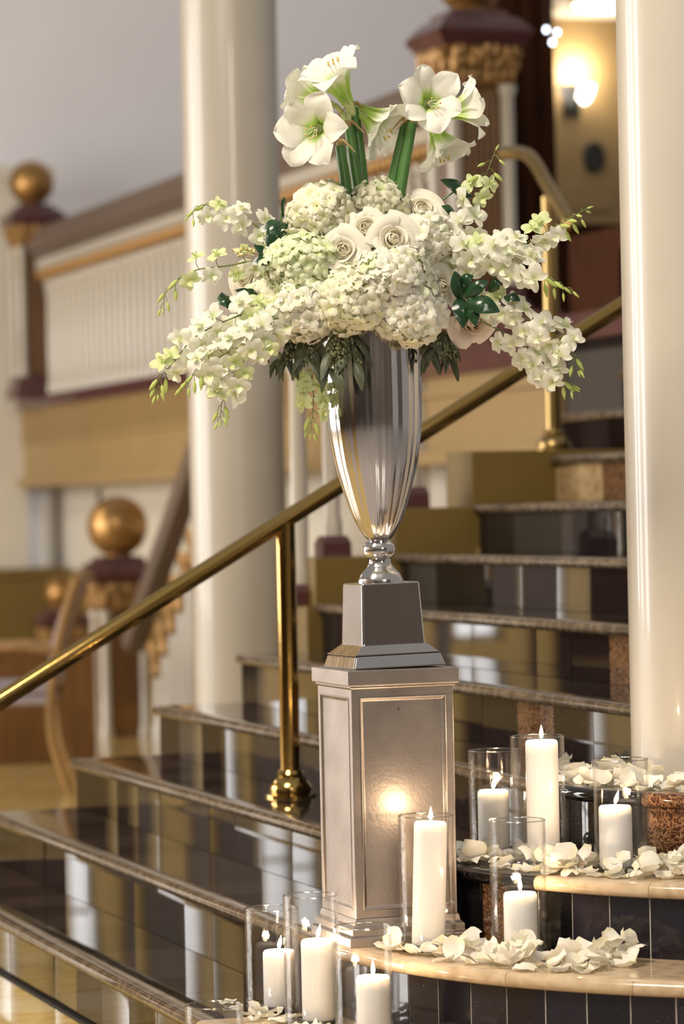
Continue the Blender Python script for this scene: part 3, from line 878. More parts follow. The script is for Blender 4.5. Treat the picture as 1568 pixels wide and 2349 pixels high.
# smooth the profile with a spline
sp = spline([Vector((r, 0, z)) for r, z in prof], 60)
outer = [(v.x, v.z) for v in sp]
inner = [(max(.004, r - .004), z) for r, z in reversed(outer[6:])]
rim = [(outer[-1][0] + .003, outer[-1][1] + .002), (outer[-1][0] + .002, outer[-1][1] + .006), (outer[-1][0] - .004, outer[-1][1] + .005)]
mb = MB(); seg = 160
rings = []
seg = 240
for r, z in outer + rim + inner:
    ring = []
    for j in range(seg):
        t = 2 * PI * j / seg
        lob = 0.016 * abs(math.cos(6 * t + .4)) ** 0.7 - .010 + .0070 * math.cos(17 * t + 1) + .0036 * math.cos(31 * t + 4 * z) + .0020 * math.cos(47 * t - 6 * z)
        amp = 0.35 if r < .05 else 1.0
        rr = r * (1 + lob * amp)
        ring.append((rr * math.cos(t), rr * math.sin(t), z))
    rings.append(ring)
mb.loft(rings).build('bowl', M['silver'], urn, sharp=None)

# ---- candles in glass cylinders
GLR = 0.0625
def candle_mesh(r, h):
    return MB().lathe([(r * .96, 0), (r, .003), (r, h - .010), (r * .975, h - .004), (r * .90, h - .0005), (r * .75, h - .0015), (r * .3, h - .004), (.001, h - .0045)], 40)
flame_prof = [(.0006, 0), (.0030, .003), (.0046, .008), (.0048, .012), (.0037, .018), (.0018, .025), (.0003, .031)]
FPOS = []
def candle(x, y, z, gh, ch, off, glabel, clabel, lean=0.0, lit=True, fl_lean=0.0, power=1.8):
    p = G(x, y, z)
    g = thing('glass_cylinder', glabel, 'candle glass', p, 'glass cylinders round the candles')
    th = .0032
    MB().lathe([(GLR - .003, 0), (GLR, .002), (GLR, gh - .001), (GLR - th * .5, gh), (GLR - th, gh - .001), (GLR - th, .013), (GLR - .008, .0115), (.002, .011)], 64).build('wall', M['glass'], g)
    ring = [(GLR - th / 2 + .0021 * math.cos(2 * PI * j / 10), gh + .0016 * math.sin(2 * PI * j / 10)) for j in range(11)]
    MB().lathe(ring, 64, cap=False).build('rim', M['glass_rim'], g, sharp=None)
    MB().lathe([(GLR - .004, .0005), (GLR - .001, .003), (GLR - .001, .009), (GLR - .006, .0118), (.002, .0118)], 48).build('base', M['glass_base'], g)
    o2 = cw(off, 0, 0); o2.z = 0
    c = thing('pillar_candle', clabel, 'candle', p + o2 + Vector((0, 0, .0115)), 'lit ivory pillar candles')
    if lean:
        c.rotation_euler = Matrix.Rotation(lean, 3, Vector((SA, CA, 0))).to_euler()
    h = ch - .0115
    MB().lathe([(.0375 * a, b) for a, b in [(.96, 0), (1, .003), (1, h - .010), (.975, h - .004), (.90, h - .0005), (.75, h - .0018), (.3, h - .004), (.03, h - .0045)]], 40).build('wax', M['wax'], c)
    MB().tube([(0, 0, h - .006), (0.0004, 0, h + .003), (.0012, 0, h + .008)], .0009, 6).build('wick', M['wick'], c)
    if lit:
        f = MB()
        rings = []
        for r, zz in flame_prof:
            rings.append([(r * math.cos(2 * PI * j / 12) + fl_lean * zz, r * math.sin(2 * PI * j / 12), h + .003 + zz) for j in range(12)])
        f.loft(rings).build('flame', M['flame'], c)
        l = bpy.data.lights.new('candle_light', 'POINT'); l.energy = power; l.color = (1.0, 0.70, 0.42); l.shadow_soft_size = .008
        lo = obj('candle_light', l, c, (0, 0, h + .020))
candle(626, 2318, zk(1), .238, .140, .016, 'short glass cylinder at the left of the front candle group', 'short pillar candle in the left glass of the front group', fl_lean=.2)
candle(717, 2350, zk(1), .292, .192, .014, 'tall glass cylinder in the middle of the front candle group', 'tall pillar candle in the middle glass of the front group', fl_lean=.25)
candle(836, 2394, zk(1), .255, .147, .021, 'glass cylinder at the right of the front candle group', 'short pillar candle in the right glass of the front group')
candle(496, 2590, 0.0, .267, .120, .0, 'glass cylinder cut by the lower frame edge, lowest of all', 'pillar candle low in the glass at the lower frame edge')
candle(982, 2178, zk(2), .302, .288, .0, 'tall glass cylinder standing in front of the pedestal', 'tall leaning pillar candle in front of the pedestal', lean=math.radians(2.2), power=.85)
candle(1191, 2192, zk(2), .300, .140, .004, 'tall glass cylinder on the lowest marble step right of the pedestal', 'short pillar candle in the tall glass on the lowest marble step')
candle(1237, 1985, zk(3), .297, .288, .010, 'tall glass cylinder on the middle marble step', 'tallest pillar candle on the middle marble step')
candle(1137, 1956, zk(3), .245, .150, -.004, 'glass cylinder on the middle step nearest the pedestal', 'short pillar candle on the middle step nearest the pedestal', fl_lean=.2)
candle(1427, 1998, zk(3), .252, .148, -.014, 'glass cylinder on the middle step before the right column', 'short pillar candle on the middle step before the right column', fl_lean=.3)

# ---- sconce, plaque and lights of the corridor
sc = thing('wall_sconce', 'lit bowl wall sconce glowing on the corridor wall', 'wall lamp')
wy = pbox(1150, 1700, 20.0, 0, 1, .3)[2]
cp0 = PY_(1328, 215, wy - .13)
MB().box(cp0.x - .05, cp0.x + .05, wy - .02, wy, cp0.z - .12, cp0.z + .06).tube([(cp0.x, wy, cp0.z - .06), (cp0.x, wy - .08, cp0.z - .08), (cp0.x, wy - .13, cp0.z - .03)], .012, 8).build('bracket', M['plaque'], sc, smooth=False)
for dx, mm in ((-.065, 'uphol'), (.03, 'lamp_glass')):
    MB().lathe([(.012, cp0.z - .06), (.035, cp0.z - .04), (.055, cp0.z), (.068, cp0.z + .05), (.064, cp0.z + .05), (.05, cp0.z + .002), (.01, cp0.z - .045)], 20, cp0.x + dx, cp0.y).build('bowl', M['lamp_glass'] if dx > 0 else M['linen'], sc)
l = bpy.data.lights.new('sconce_light', 'POINT'); l.energy = 8; l.color = (1.0, .88, .68); l.shadow_soft_size = .05
obj('sconce_light', l, sc, (cp0.x + .03, cp0.y + .02, cp0.z + .15))
pl = PY_(1362, 360, wy - .012)
q = thing('wall_plaque', 'small dark oval plaque on the corridor wall', 'plaque', pl)
mb = MB(); ring = [(.072 * math.cos(2 * PI * j / 28), .095 * math.sin(2 * PI * j / 28)) for j in range(28)]
mb.loft([[(a, .012, b) for a, b in ring], [(a, -.004, b) for a, b in ring], [(a * .9, -.012, b * .9) for a, b in ring]]).build('oval', M['plaque'], q)
pl = PY_(1358, 455, wy - .008)
q = thing('notice_plate', 'pale square notice plate under the oval plaque', 'plate', pl)
MB().box(-.13, .13, -.006, .008, -.075, .075).build('plate', M['tan'], q, smooth=False, bevel=.004)
for i, (x, y) in enumerate(((1318, 12), (1392, 32))):
    p = P(x, y, 18.2 + i); p.z = 4.28
    q = thing('ceiling_light', ('round' if i == 0 else 'further') + ' glowing ceiling light in the corridor', 'ceiling light', p)
    MB().lathe([(.20, 0), (.20, -.03), (.17, -.055), (.02, -.07)], 24).build('diffuser', M['lamp_glass'], q)
    MB().lathe([(.20, 0), (.22, -.01), (.22, -.025), (.20, -.03)], 24).build('ring', M['brass'], q)
for i, (x, y) in enumerate(((1266, 97), (1277, 74), (1252, 68))):  # glowing specks added to stand in for blurred highlights
    p = P(x, y, 16.6)
    q = thing('added_glint', ('lowest', 'middle', 'upper')[i] + ' small added cool bulb beside the mahogany pier', 'glint', p)
    MB().sphere((0, 0, 0), .011, 12, 8, 1.3).build('globe', M['glint'], q)
    MB().lathe([(.006, .012), (.006, .03), (.0015, .032), (.0015, .45)], 8).build('cord', M['plaque'], q)

# ---- furniture at far left
def chair(x, y, label, rot):
    p = G(x, y, 0)
    t = thing('side_chair', label, 'chair', p); t.rotation_euler.z = rot
    MB().box(-.24, .24, -.23, .25, .42, .47).box(-.23, .23, -.22, .24, .47, .53).build('seat', M['uphol'], t, bevel=.02)
    for sx in (-1, 1):
        MB().tube(spline([(sx * .22, -.22, 0), (sx * .22, -.20, .2), (sx * .22, -.21, .44)], 8), [.018 + .001 * i for i in range(9)], 8).build('leg', M['chairwood'], t)
        MB().tube(spline([(sx * .22, .33, 0), (sx * .22, .25, .25), (sx * .23, .25, .5), (sx * .24, .31, .8), (sx * .24, .38, 1.02)], 16), .022, 8).build('leg', M['chairwood'], t)
        MB().tube(spline([(sx * .24, .27, .68), (sx * .26, .05, .70), (sx * .26, -.16, .66), (sx * .25, -.18, .44)], 14), .018, 8).build('arm', M['chairwood'], t)
    rings = []
    for i in range(9):
        u = i / 8; z = .5 + u * .5; yy = .25 + .13 * u * u
        rings.append([(-.22, yy - .02, z), (.22, yy - .02, z), (.22, yy + .02, z), (-.22, yy + .02, z)])
    MB().loft(rings).build('backrest', M['uphol'], t, bevel=.01)
    MB().tube([(-.24, .38, 1.02), (0, .40, 1.05), (.24, .38, 1.02)], .024, 8).build('top_rail', M['chairwood'], t)
chair(14, 1815, 'upholstered wooden armchair half hidden under the brass rail at far left', -1.9)
tp = P(-10, 1174, 18.4); tp.z = 0
tb = thing('side_table', 'plum brown round table with white cloth at the left edge', 'table', tp); tb.scale = (.8, .8, .8)
MB().lathe([(.36, .70), (.38, .705), (.38, .74), (.36, .75)], 32).build('tabletop', M['plum'], tb)
MB().lathe([(.22, 0), (.2, .03), (.05, .08), (.05, .6), (.12, .70)], 20).build('pedestal_leg', M['plum'], tb)
MB().lathe([(.365, .752), (.365, .758), (.30, .758)], 32).build('cloth', M['linen'], tb)

# ================================================================== FLOWERS
rf = random.Random(11)
Z0 = UZ
def PF(x, y, dz=0.0): return P(x, y, Z0 + dz)
TOW, UPV, RGT = CD(0, 0, 1), Vector((0, 0, 1)), CD(1, 0, 0)

def grid_mesh(name, mat, nu, nv, fn, tint=None, parts=None):
    """one or more petals: fn(u, v) -> point, v in -1..1; parts = list of matrices"""
    vs, fs, ts = [], [], []
    for Mx in (parts or [Matrix.Identity(4)]):
        o = len(vs)
        for i in range(nu + 1):
            for j in range(nv + 1):
                u, v = i / nu, -1 + 2 * j / nv
                vs.append(tuple(Mx @ Vector(fn(u, v))))
                ts.append(tint(u, v) if tint else 0.0)
        for i in range(nu):
            for j in range(nv):
                a = o + i * (nv + 1) + j
                fs.append((a, a + 1, a + nv + 2, a + nv + 1))
    me = bpy.data.meshes.new(name)
    me.from_pydata(vs, [], fs)
    me.materials.append(mat)
    at = me.attributes.new('tint', 'FLOAT', 'POINT')
    at.data.foreach_set('value', ts)
    me.shade_smooth()
    return me

def join_meshes(name, meshes, mats):
    pass

# ---- amaryllis
ACURVE = spline([(.006, 0, 0), (.010, 0, .022), (.019, 0, .045), (.036, 0, .064), (.058, 0, .073), (.074, 0, .066)], 12)
def am_petal(wf, bend, ph):
    def fn(u, v):
        s = u * 12; k = min(int(s), 11); p = ACURVE[k].lerp(ACURVE[k + 1], s - k)
        w = interp([0, .25, .42, .56, .68, .80, .90, .96, 1], [.006, .013, .024, .0300, .0295, .0225, .0135, .007, .001], u) * wf * (1 + .05 * math.sin(u * 21 + ph) * u)
        ruf = .0052 * math.sin(v * 4.2 + u * 10 + ph) * abs(v) * u
        cup = -.006 * v * v * (1 - u) + .005 * v * v * u
        return (p.x - bend * .012 * u * u + .004 * v * v * (1 - u), v * w, p.z + cup + ruf + bend * .010 * u ** 3 + .0015 * math.exp(-(v / .12) ** 2))
    return fn
am_tint = lambda u, v: min(1, max(0, (.50 - u) / .17)) * .9 + .12 * math.exp(-(v / .1) ** 2) * (1 - u)
AM = [grid_mesh('petal', M['amaryllis'], 14, 8, am_petal(1.12, 0, 0.3), am_tint),
      grid_mesh('petal', M['amaryllis'], 14, 8, am_petal(.82, .6, 2.0), am_tint),
      grid_mesh('petal', M['amaryllis'], 14, 8, am_petal(1.0, -.5, 4.1), am_tint)]
mb = MB()
for k in range(6):
    a = k * PI / 3 + .3
    c, s = math.cos(a), math.sin(a)
    pts = spline([(0.002 * c, .002 * s, .012), (.004 * c, .004 * s - .003, .045), (.009 * c, .009 * s - .010, .068), (.011 * c, .011 * s - .010, .078)], 8)
    mb.tube(pts, .0008, 5)
STF = mb.mesh('filament', M['amaryllis'])
mb = MB()
for k in range(6):
    a = k * PI / 3 + .3
    c, s = math.cos(a), math.sin(a)
    mb.sphere((.011 * c, .011 * s - .010, .079), .0022, 6, 5, 1.6)
STA = mb.mesh('anther', M['stamen'])
NECK = MB().tube(spline([(0, 0, -.030), (0, 0, -.012), (0, 0, .004), (0, 0, .024)], 10), [.006, .0065, .0075, .0085, .009, .0085, .0075, .0075, .0085, .010, .0115], 12).mesh('bloom', M['amaryllis_neck'])

def amaryllis(label, stem_px, dz, blooms):
    base = PF(*stem_px[0], dz)
    t = thing('amaryllis', label, 'flower', base, 'white amaryllis stems above the arrangement')
    pts = spline([PF(x, y, dz) - base for x, y in stem_px], 12)
    MB().tube(pts, [.0150 - .003 * i / 12 for i in range(13)], 14).build('stem', M['stem'], t, sharp=60)
    top = pts[-1]
    q = MB()
    for s in (-1, 1):     # papery bracts
        e = top + CD(.5 * s, -.25, .3) * .045
        q.tube(spline([top, top + CD(.3 * s, .6, .3) * .016, e], 6), [.006, .006, .005, .004, .003, .002, .0008], 6)
    q.build('bract', M['husk'], t)
    for (bx, by, bdz, ax, spin, size) in blooms:
        p = PF(bx, by, dz + bdz) - base
        axis = CD(*ax)
        b = obj('bloom', NECK, t); place(b, p, axis, spin, size)
        for k in range(6):
            m = AM[0] if k % 2 == 0 else AM[1]
            if rf.random() < .25: m = AM[2]
            c = obj('petal', m, b)
            c.rotation_euler = (rf.uniform(-.06, .06), rf.uniform(-.10, .08), k * PI / 3 + rf.uniform(-.08, .08))
        obj('filament', STF, b); obj('anther', STA, b)
        if size > 0:   # pedicel from the stem
            back = p - axis * .030 * size
            MB().tube(spline([top - Vector((0, 0, .004)), (top + back) / 2 + Vector((0, 0, .004)), back], 6), .0062, 8).build('pedicel', M['amaryllis_neck'], t)
    return t
amaryllis('left amaryllis stem with one bloom turned to the viewer', [(797, 475), (790, 410), (779, 335)], -.03, [(742, 292, -.02, (-.40, -.16, .85), .3, 1.22)])
amaryllis('middle amaryllis stem with a bloom nodding to the right', [(827, 465), (814, 390), (800, 292)], 0, [(826, 252, .02, (.66, -.52, .30), .1, 1.2), (745, 235, .05, (-.75, .30, -.35), .5, 1.05)])
amaryllis('tallest amaryllis stem with the topmost upturned bloom', [(835, 465), (824, 350), (811, 248)], .02, [(795, 232, -.02, (-.40, .80, .38), .9, 1.28)])
amaryllis('right amaryllis stem with the bloom facing straight out', [(890, 470), (908, 380), (930, 285)], .0, [(975, 243, -.03, (.12, .04, 1.0), .55, 1.17)])
amaryllis('rightmost amaryllis stem with two blooms turned away', [(908, 490), (925, 390), (944, 282)], -.02, [(1015, 262, .05, (.85, .22, -.10), .2, 1.08), (992, 290, .03, (.38, -.85, .22), .8, 1.05)])

# ---- roses
def rose_petal(o):
    def fn(u, v):
        fm = lerp(1.5, 1.0, o) * (0.35 + .65 * math.sin(PI * min(1, u * .62 + .12)))
        edge = 1 - .10 * v * v * u
        rho = lerp(.05 + .34 * math.sin(PI * u * .93), .10 + .86 * u ** .85 + .26 * max(0, u - .72), o)
        z = lerp(.98 * u * edge, .78 * math.sin(min(u * 1.9, 1.75)) * edge - .75 * max(0, u - .7) ** 1.6 * 1.2, o)
        rho += .03 * math.sin(v * 3 + o * 5) * u
        ph = v * fm
        return (rho * math.cos(ph), rho * math.sin(ph), z + .025 * math.sin(4 * v + 3 * o) * u)
    return fn
rose_tint = lambda o: (lambda u, v: min(.8, max(0, (1 - o) * .55 - u * .3) + max(0, .5 - u) * .5))
OS = (0.0, .08, .18, .30, .44, .60, .80, 1.0)
ROSEM = {m: [grid_mesh('petal', M[m], 7, 8, rose_petal(o), rose_tint(o)) for o in OS] for m in ('rose', 'blush')}
HEART = grid_mesh('heart', M['rose'], 8, 16, lambda u, v: ((.02 + .17 * math.sin(PI * (.12 + .85 * u)) ** .8) * math.cos(PI * v) * (1 + .08 * math.sin(3 * PI * v + 6 * u)), (.02 + .17 * math.sin(PI * (.12 + .85 * u)) ** .8) * math.sin(PI * v) * (1 + .08 * math.sin(3 * PI * v + 6 * u)), .12 + .50 * u), lambda u, v: .5)
CALYX = MB().lathe([(.02, -.55), (.06, -.5), (.08, -.2), (.2, -.08), (.3, .05), (.1, .1)], 10).mesh('calyx', M['leaf'])
def rose(label, x, y, dz, r, ax, mat='rose'):
    axis = CD(*ax)
    c = PF(x, y, dz) - axis * r * .45
    t = thing('rose', label, 'flower', c, 'ivory roses in the arrangement')
    place(t, c, axis, rf.uniform(0, 6), r)
    obj('calyx', CALYX, t)
    obj('heart', HEART, t)
    NP = 26
    a = rf.uniform(0, 6)
    for k in range(NP):
        f = k / (NP - 1)
        p = obj('petal', ROSEM[mat][min(7, int(f ** 1.15 * 7.99))], t)
        a += 2.39996 + rf.uniform(-.25, .25)
        p.rotation_euler = (rf.uniform(-.13, .13), rf.uniform(-.14, .14), a)
        sc_ = lerp(.26, 1.10, f ** .85)
        p.scale = (sc_, sc_ * rf.uniform(.88, 1.1), lerp(.66, .70, f) * rf.uniform(.88, 1.10) * (1 if f < .8 else .88))
    return t
rose('round ivory rose just below the amaryllis stems', 838, 520, -.13, .046, (-.1, .3, .95))
rose('largest open ivory rose in the centre of the arrangement', 902, 548, -.16, .058, (.05, .15, 1))
rose('ivory rose left of centre among the hydrangeas', 787, 572, -.15, .053, (-.1, .2, .95))
rose('ivory rose high on the right beside the amaryllis stem', 965, 478, -.03, .056, (.15, .45, .8))
rose('ivory rose on the right edge beside the dark leaves', 1012, 658, -.10, .052, (.55, -.05, .8))
rose('small ivory rose on the upper left beside a dark leaf', 651, 562, -.06, .034, (-.4, .3, .8))
rose('blush ruffled rose hanging low on the right', 1085, 740, -.03, .066, (.35, -.45, .7), 'blush')
rose('pale rose half hidden behind the left orchids', 560, 640, -.0, .045, (-.5, .1, .7))

# ---- hydrangeas
def floret_fn(u, v):
    w = .0088 * math.sin(PI * min(1, .12 + u * .80)) ** .8
    return (.0015 + u * .0165, v * w, .002 + .0045 * math.sin(u * 2.2) - .0035 * v * v * u + .001 * math.sin(6 * v + 5 * u))
frm = [Matrix.Rotation(k * PI / 2, 4, 'Z') for k in range(4)]
frm2 = [Matrix.Rotation(k * PI / 2 + .1 * k, 4, 'Z') @ Matrix.Rotation(-.25 + .12 * k, 4, 'Y') for k in range(4)]
f_tint = lambda u, v: max(0, .75 - u * 1.5)
FLM = [[grid_mesh('floret', m, 4, 4, floret_fn, f_tint, f) for f in (frm, frm2)] for m in M['hyd']]
def hydrangea(label, x, y, dz, r, mi, sz=1.0):
    c = PF(x, y, dz)
    t = thing('hydrangea', label, 'flower', c, 'white hydrangea heads in the arrangement')
    MB().sphere((0, 0, 0), r * .80, 16, 10, .92).build('flower_core', M['hyd_core'], t)
    n = int(4 * PI * r * r / (.0250 ** 2) * 1.35)
    p1, p2, p3 = rf.uniform(0, 6), rf.uniform(0, 6), rf.uniform(0, 6)
    for i in range(n):
        zz = 1 - 2 * (i + .5) / n; a = i * 2.39996
        rr = math.sqrt(1 - zz * zz)
        d = Vector((rr * math.cos(a), rr * math.sin(a), zz))
        d = (d + Vector((rf.uniform(-1, 1), rf.uniform(-1, 1), rf.uniform(-1, 1))) * .10).normalized()
        if d.dot(TOW) < -.35: continue
        ax = (d + Vector((rf.uniform(-1, 1), rf.uniform(-1, 1), rf.uniform(-1, 1))) * .42).normalized()
        m = mi
        if rf.random() < .18: m = rf.choice((0, 1, 2))
        o = obj('floret', FLM[m][rf.randint(0, 1)], t)
        place(o, Vector((d.x, d.y, d.z * .94)) * (r * rf.uniform(.86, 1.06) * (1 + .07 * math.sin(3 * d.x + p1) + .07 * math.sin(4 * d.z + p2) + .06 * math.sin(5 * d.x - 4 * d.z + p3))), ax, rf.uniform(0, 6), sz * rf.uniform(1.2, 1.65))
    return t
hydrangea('cream hydrangea head at the upper left under the amaryllis', 733, 497, -.05, .074, 1)
hydrangea('small cream hydrangea head between the amaryllis stems', 866, 470, -.02, .054, 1)
hydrangea('white hydrangea head on the right shoulder of the arrangement', 972, 553, -.07, .062, 0)
hydrangea('lime tinged hydrangea head at the left of the arrangement', 688, 612, -.10, .076, 2)
hydrangea('cream hydrangea head at the far left edge', 625, 690, -.04, .056, 1)
hydrangea('white hydrangea head at the lower left above the urn rim', 705, 704, -.12, .066, 0)
hydrangea('cream hydrangea head over the middle of the urn rim', 808, 690, -.15, .074, 1)
hydrangea('white hydrangea head in the centre right below the large rose', 902, 640, -.15, .074, 0)
hydrangea('white hydrangea head lowest on the right over the urn rim', 938, 708, -.13, .074, 0)
hydrangea('white hydrangea head deep behind the centre roses', 850, 590, -.03, .085, 0)
ff = thing('floral_foam', 'dark green floral foam mound inside the urn mouth', 'floral foam', PF(848, 690, 0))
MB().sphere((0, 0, 0), .13, 20, 12, .95).build('mound', M['euca'], ff)

# ---- orchid sprays
def lance(L, W, back, roll):
    def fn(u, v):
        w = W * math.sin(PI * min(1, .10 + .86 * u ** 1.15)) ** .6
        return (.001 + L * u, v * w, -back * u * u + roll * v * v * u)
    return fn
def orchid_mesh(mat, s=1.0, seed=0):
    r_ = random.Random(seed)
    meshes = []
    vs, fs, ts = [], [], []
    def add(fn, Mx, tf, nu=5, nv=4):
        o = len(vs)
        for i in range(nu + 1):
            for j in range(nv + 1):
                u, v = i / nu, -1 + 2 * j / nv
                vs.append(tuple((Mx @ Vector(fn(u, v))) * s)); ts.append(tf(u, v))
        for i in range(nu):
            for j in range(nv):
                a = o + i * (nv + 1) + j
                fs.append((a, a + 1, a + nv + 2, a + nv + 1))
    tf = lambda u, v: max(0, .6 - u * 1.6) + .12 * (1 - abs(v))
    R = lambda a, t: Matrix.Rotation(math.radians(a + r_.uniform(-8, 8)), 4, 'Z') @ Matrix.Rotation(-t + r_.uniform(-.12, .12), 4, 'Y')
    add(lance(.024, .0074, .004, .003), R(90, .25), tf)
    add(lance(.024, .0074, .006, .003), R(-140, .15), tf)
    add(lance(.024, .0074, .006, .003), R(-40, .15), tf)
    add(lance(.025, .0125, .003, -.005), R(20, .2), tf)
    add(lance(.025, .0125, .003, -.005), R(160, .2), tf)
    def lip(u, v):
        w = .0085 * math.sin(PI * min(1, .15 + .75 * u))
        return (.002 + .016 * u, v * w, .006 * math.sin(u * 2.6) + .006 * v * v)
    add(lip, R(-90, .9), lambda u, v: max(0, .8 - u))
    me = bpy.data.meshes.new('blossom'); me.from_pydata(vs, [], fs); me.materials.append(mat)
    at = me.attributes.new('tint', 'FLOAT', 'POINT'); at.data.foreach_set('value', ts); me.shade_smooth()
    return me
ORM = [orchid_mesh(M['orchid'], 1.0, i) for i in range(4)]
ORG = [orchid_mesh(M['orchid_green'], .85, i + 10) for i in range(3)]
BUD = MB().lathe([(.0005, 0), (.0028, .002), (.0048, .008), (.0050, .013), (.0036, .020), (.0015, .025), (.0004, .027)], 10).mesh('bud', M['bud'])
def spray(label, px, nb, nbud, f0=0.0, f1=.72, size=1.0, green=.25, spread=.024, up=0.0):
    base = PF(*px[0])
    t = thing('orchid_spray', label, 'orchid spray', base, 'white orchid sprays spilling out of the urn')
    cur = spline([PF(*p) - base for p in px], 40)
    mb = MB().tube(cur, [.0024 - .0016 * i / 40 for i in range(41)], 7)
    items = [(f0 + (f1 - f0) * (i + rf.uniform(-.3, .3)) / max(1, nb - 1), 0) for i in range(nb)] + \
            [(lerp(f1, .97, (i + .6) / nbud), 1) for i in range(nbud)] + [(1.0, 2)]
    for i, (f, kind) in enumerate(items):
        f = min(1, max(0, f)); s = f * 40; k = min(int(s), 39)
        p = cur[k].lerp(cur[k + 1], s - k)
        tan = (cur[min(k + 2, 40)] - cur[max(k - 1, 0)]).normalized()
        sd = tan.cross(TOW).normalized() * (1 if i % 2 else -1)
        if kind == 0:
            off = (sd * rf.uniform(.5, 1.2) + TOW * rf.uniform(-.1, .8) + UPV * rf.uniform(-.5, .25)).normalized() * spread * rf.uniform(.6, 1.3)
            ax = (TOW * .75 + off.normalized() * .7 + UPV * up + Vector((rf.uniform(-1, 1), rf.uniform(-1, 1), rf.uniform(-1, 1))) * .45).normalized()
            m = rf.choice(ORG) if rf.random() < green * (0.4 + f) else rf.choice(ORM)
            o = obj('blossom', m, t)
            place(o, p + off, ax, 0, size * rf.uniform(1.0, 1.35))
            # spin so that the top sepal points up-ish
            o.rotation_quaternion = o.rotation_quaternion @ Quaternion((0, 0, 1), rf.uniform(-.6, .6))
            mb.tube(spline([p, p + off * .5 + tan * .004, p + off * .97], 4), .0009, 5)
        else:
            dr = (sd * .6 + tan * .5 + Vector((0, 0, -.75)) + TOW * rf.uniform(-.2, .3)).normalized() if kind == 1 else tan
            off = dr * (.016 if kind == 1 else 0)
            mb.tube(spline([p, p + (sd * .5 + tan * .4) * .010, p + off], 4), .0009, 5)
            o = obj('bud', BUD, t)
            sc_ = lerp(1.35, .6, max(0, (f - f1) / (1 - f1 + 1e-6)))
            place(o, p + off, (dr + Vector((0, 0, -.25))).normalized(), 0, (sc_ * .85, sc_ * .85, sc_))
    mb.build('stem', M['stem_thin'], t)
    return t
spray('upper left orchid spray arching over to a hanging tip', [(640, 560, -.02), (590, 520, -.04), (545, 492, -.05), (490, 476, -.05), (463, 470, -.05), (432, 496, -.05)], 9, 4, 0, .62, .95, .3)
spray('left orchid spray with a long bare drooping tip', [(625, 615, -.03), (580, 600, -.05), (520, 610, -.07), (455, 618, -.08), (410, 640, -.08), (380, 672, -.08), (374, 708, -.08)], 9, 5, 0, .58, 1.0, .3)
spray('lower left orchid spray reaching furthest to the left', [(660, 705, -.08), (590, 712, -.12), (520, 735, -.14), (445, 775, -.15), (395, 835, -.15), (366, 868, -.15), (362, 905, -.15)], 16, 6, 0, .72, 1.05, .25)
spray('thick lower left orchid spray under the hydrangea', [(680, 690, -.10), (630, 735, -.15), (570, 785, -.18), (510, 815, -.19), (455, 850, -.19), (415, 890, -.19)], 20, 6, 0, .75, 1.08, .2)
spray('left orchid spray hanging straight down at its tip', [(660, 730, -.10), (610, 780, -.16), (560, 830, -.17), (525, 880, -.17), (508, 925, -.17), (505, 965, -.17)], 14, 4, 0, .72, 1.05, .25)
spray('broad orchid spray filling the lower left side', [(650, 715, -.04), (600, 745, -.08), (540, 770, -.10), (480, 790, -.11), (440, 830, -.11)], 16, 4, 0, .85, 1.05, .15)
spray('short greenish orchid spray hanging beside the urn', [(720, 800, -.02), (715, 860, -.05), (718, 920, -.06), (712, 992, -.06)], 9, 4, .1, .75, .95, 1.0)
spray('upright orchid spray on the right with a bud at its top', [(1010, 600, -.03), (1050, 545, -.05), (1085, 470, -.06), (1112, 405, -.06), (1136, 345, -.06)], 12, 4, 0, .72, 1.0, .12, up=.2)
spray('right orchid spray reaching out to the upper right', [(1000, 610, -.05), (1080, 600, -.09), (1160, 575, -.11), (1230, 545, -.12), (1290, 510, -.12), (1345, 478, -.12)], 16, 7, .05, .72, 1.0, .3)
spray('right orchid spray level with the roses ending in buds', [(1000, 600, -.06), (1080, 572, -.12), (1150, 590, -.14), (1205, 620, -.15), (1260, 640, -.15), (1312, 668, -.15)], 18, 7, .0, .68, 1.05, .2)
spray('lower right orchid spray with buds near the column', [(1040, 690, -.03), (1120, 695, -.07), (1190, 720, -.09), (1250, 755, -.10), (1300, 790, -.10), (1325, 850, -.10)], 16, 3, .15, .85, 1.0, .12)
spray('lowest right orchid spray drooping to greenish buds', [(1060, 720, -.02), (1130, 750, -.05), (1190, 785, -.06), (1235, 830, -.06), (1270, 862, -.06), (1318, 885, -.06)], 12, 4, .2, .82, 1.0, .3)

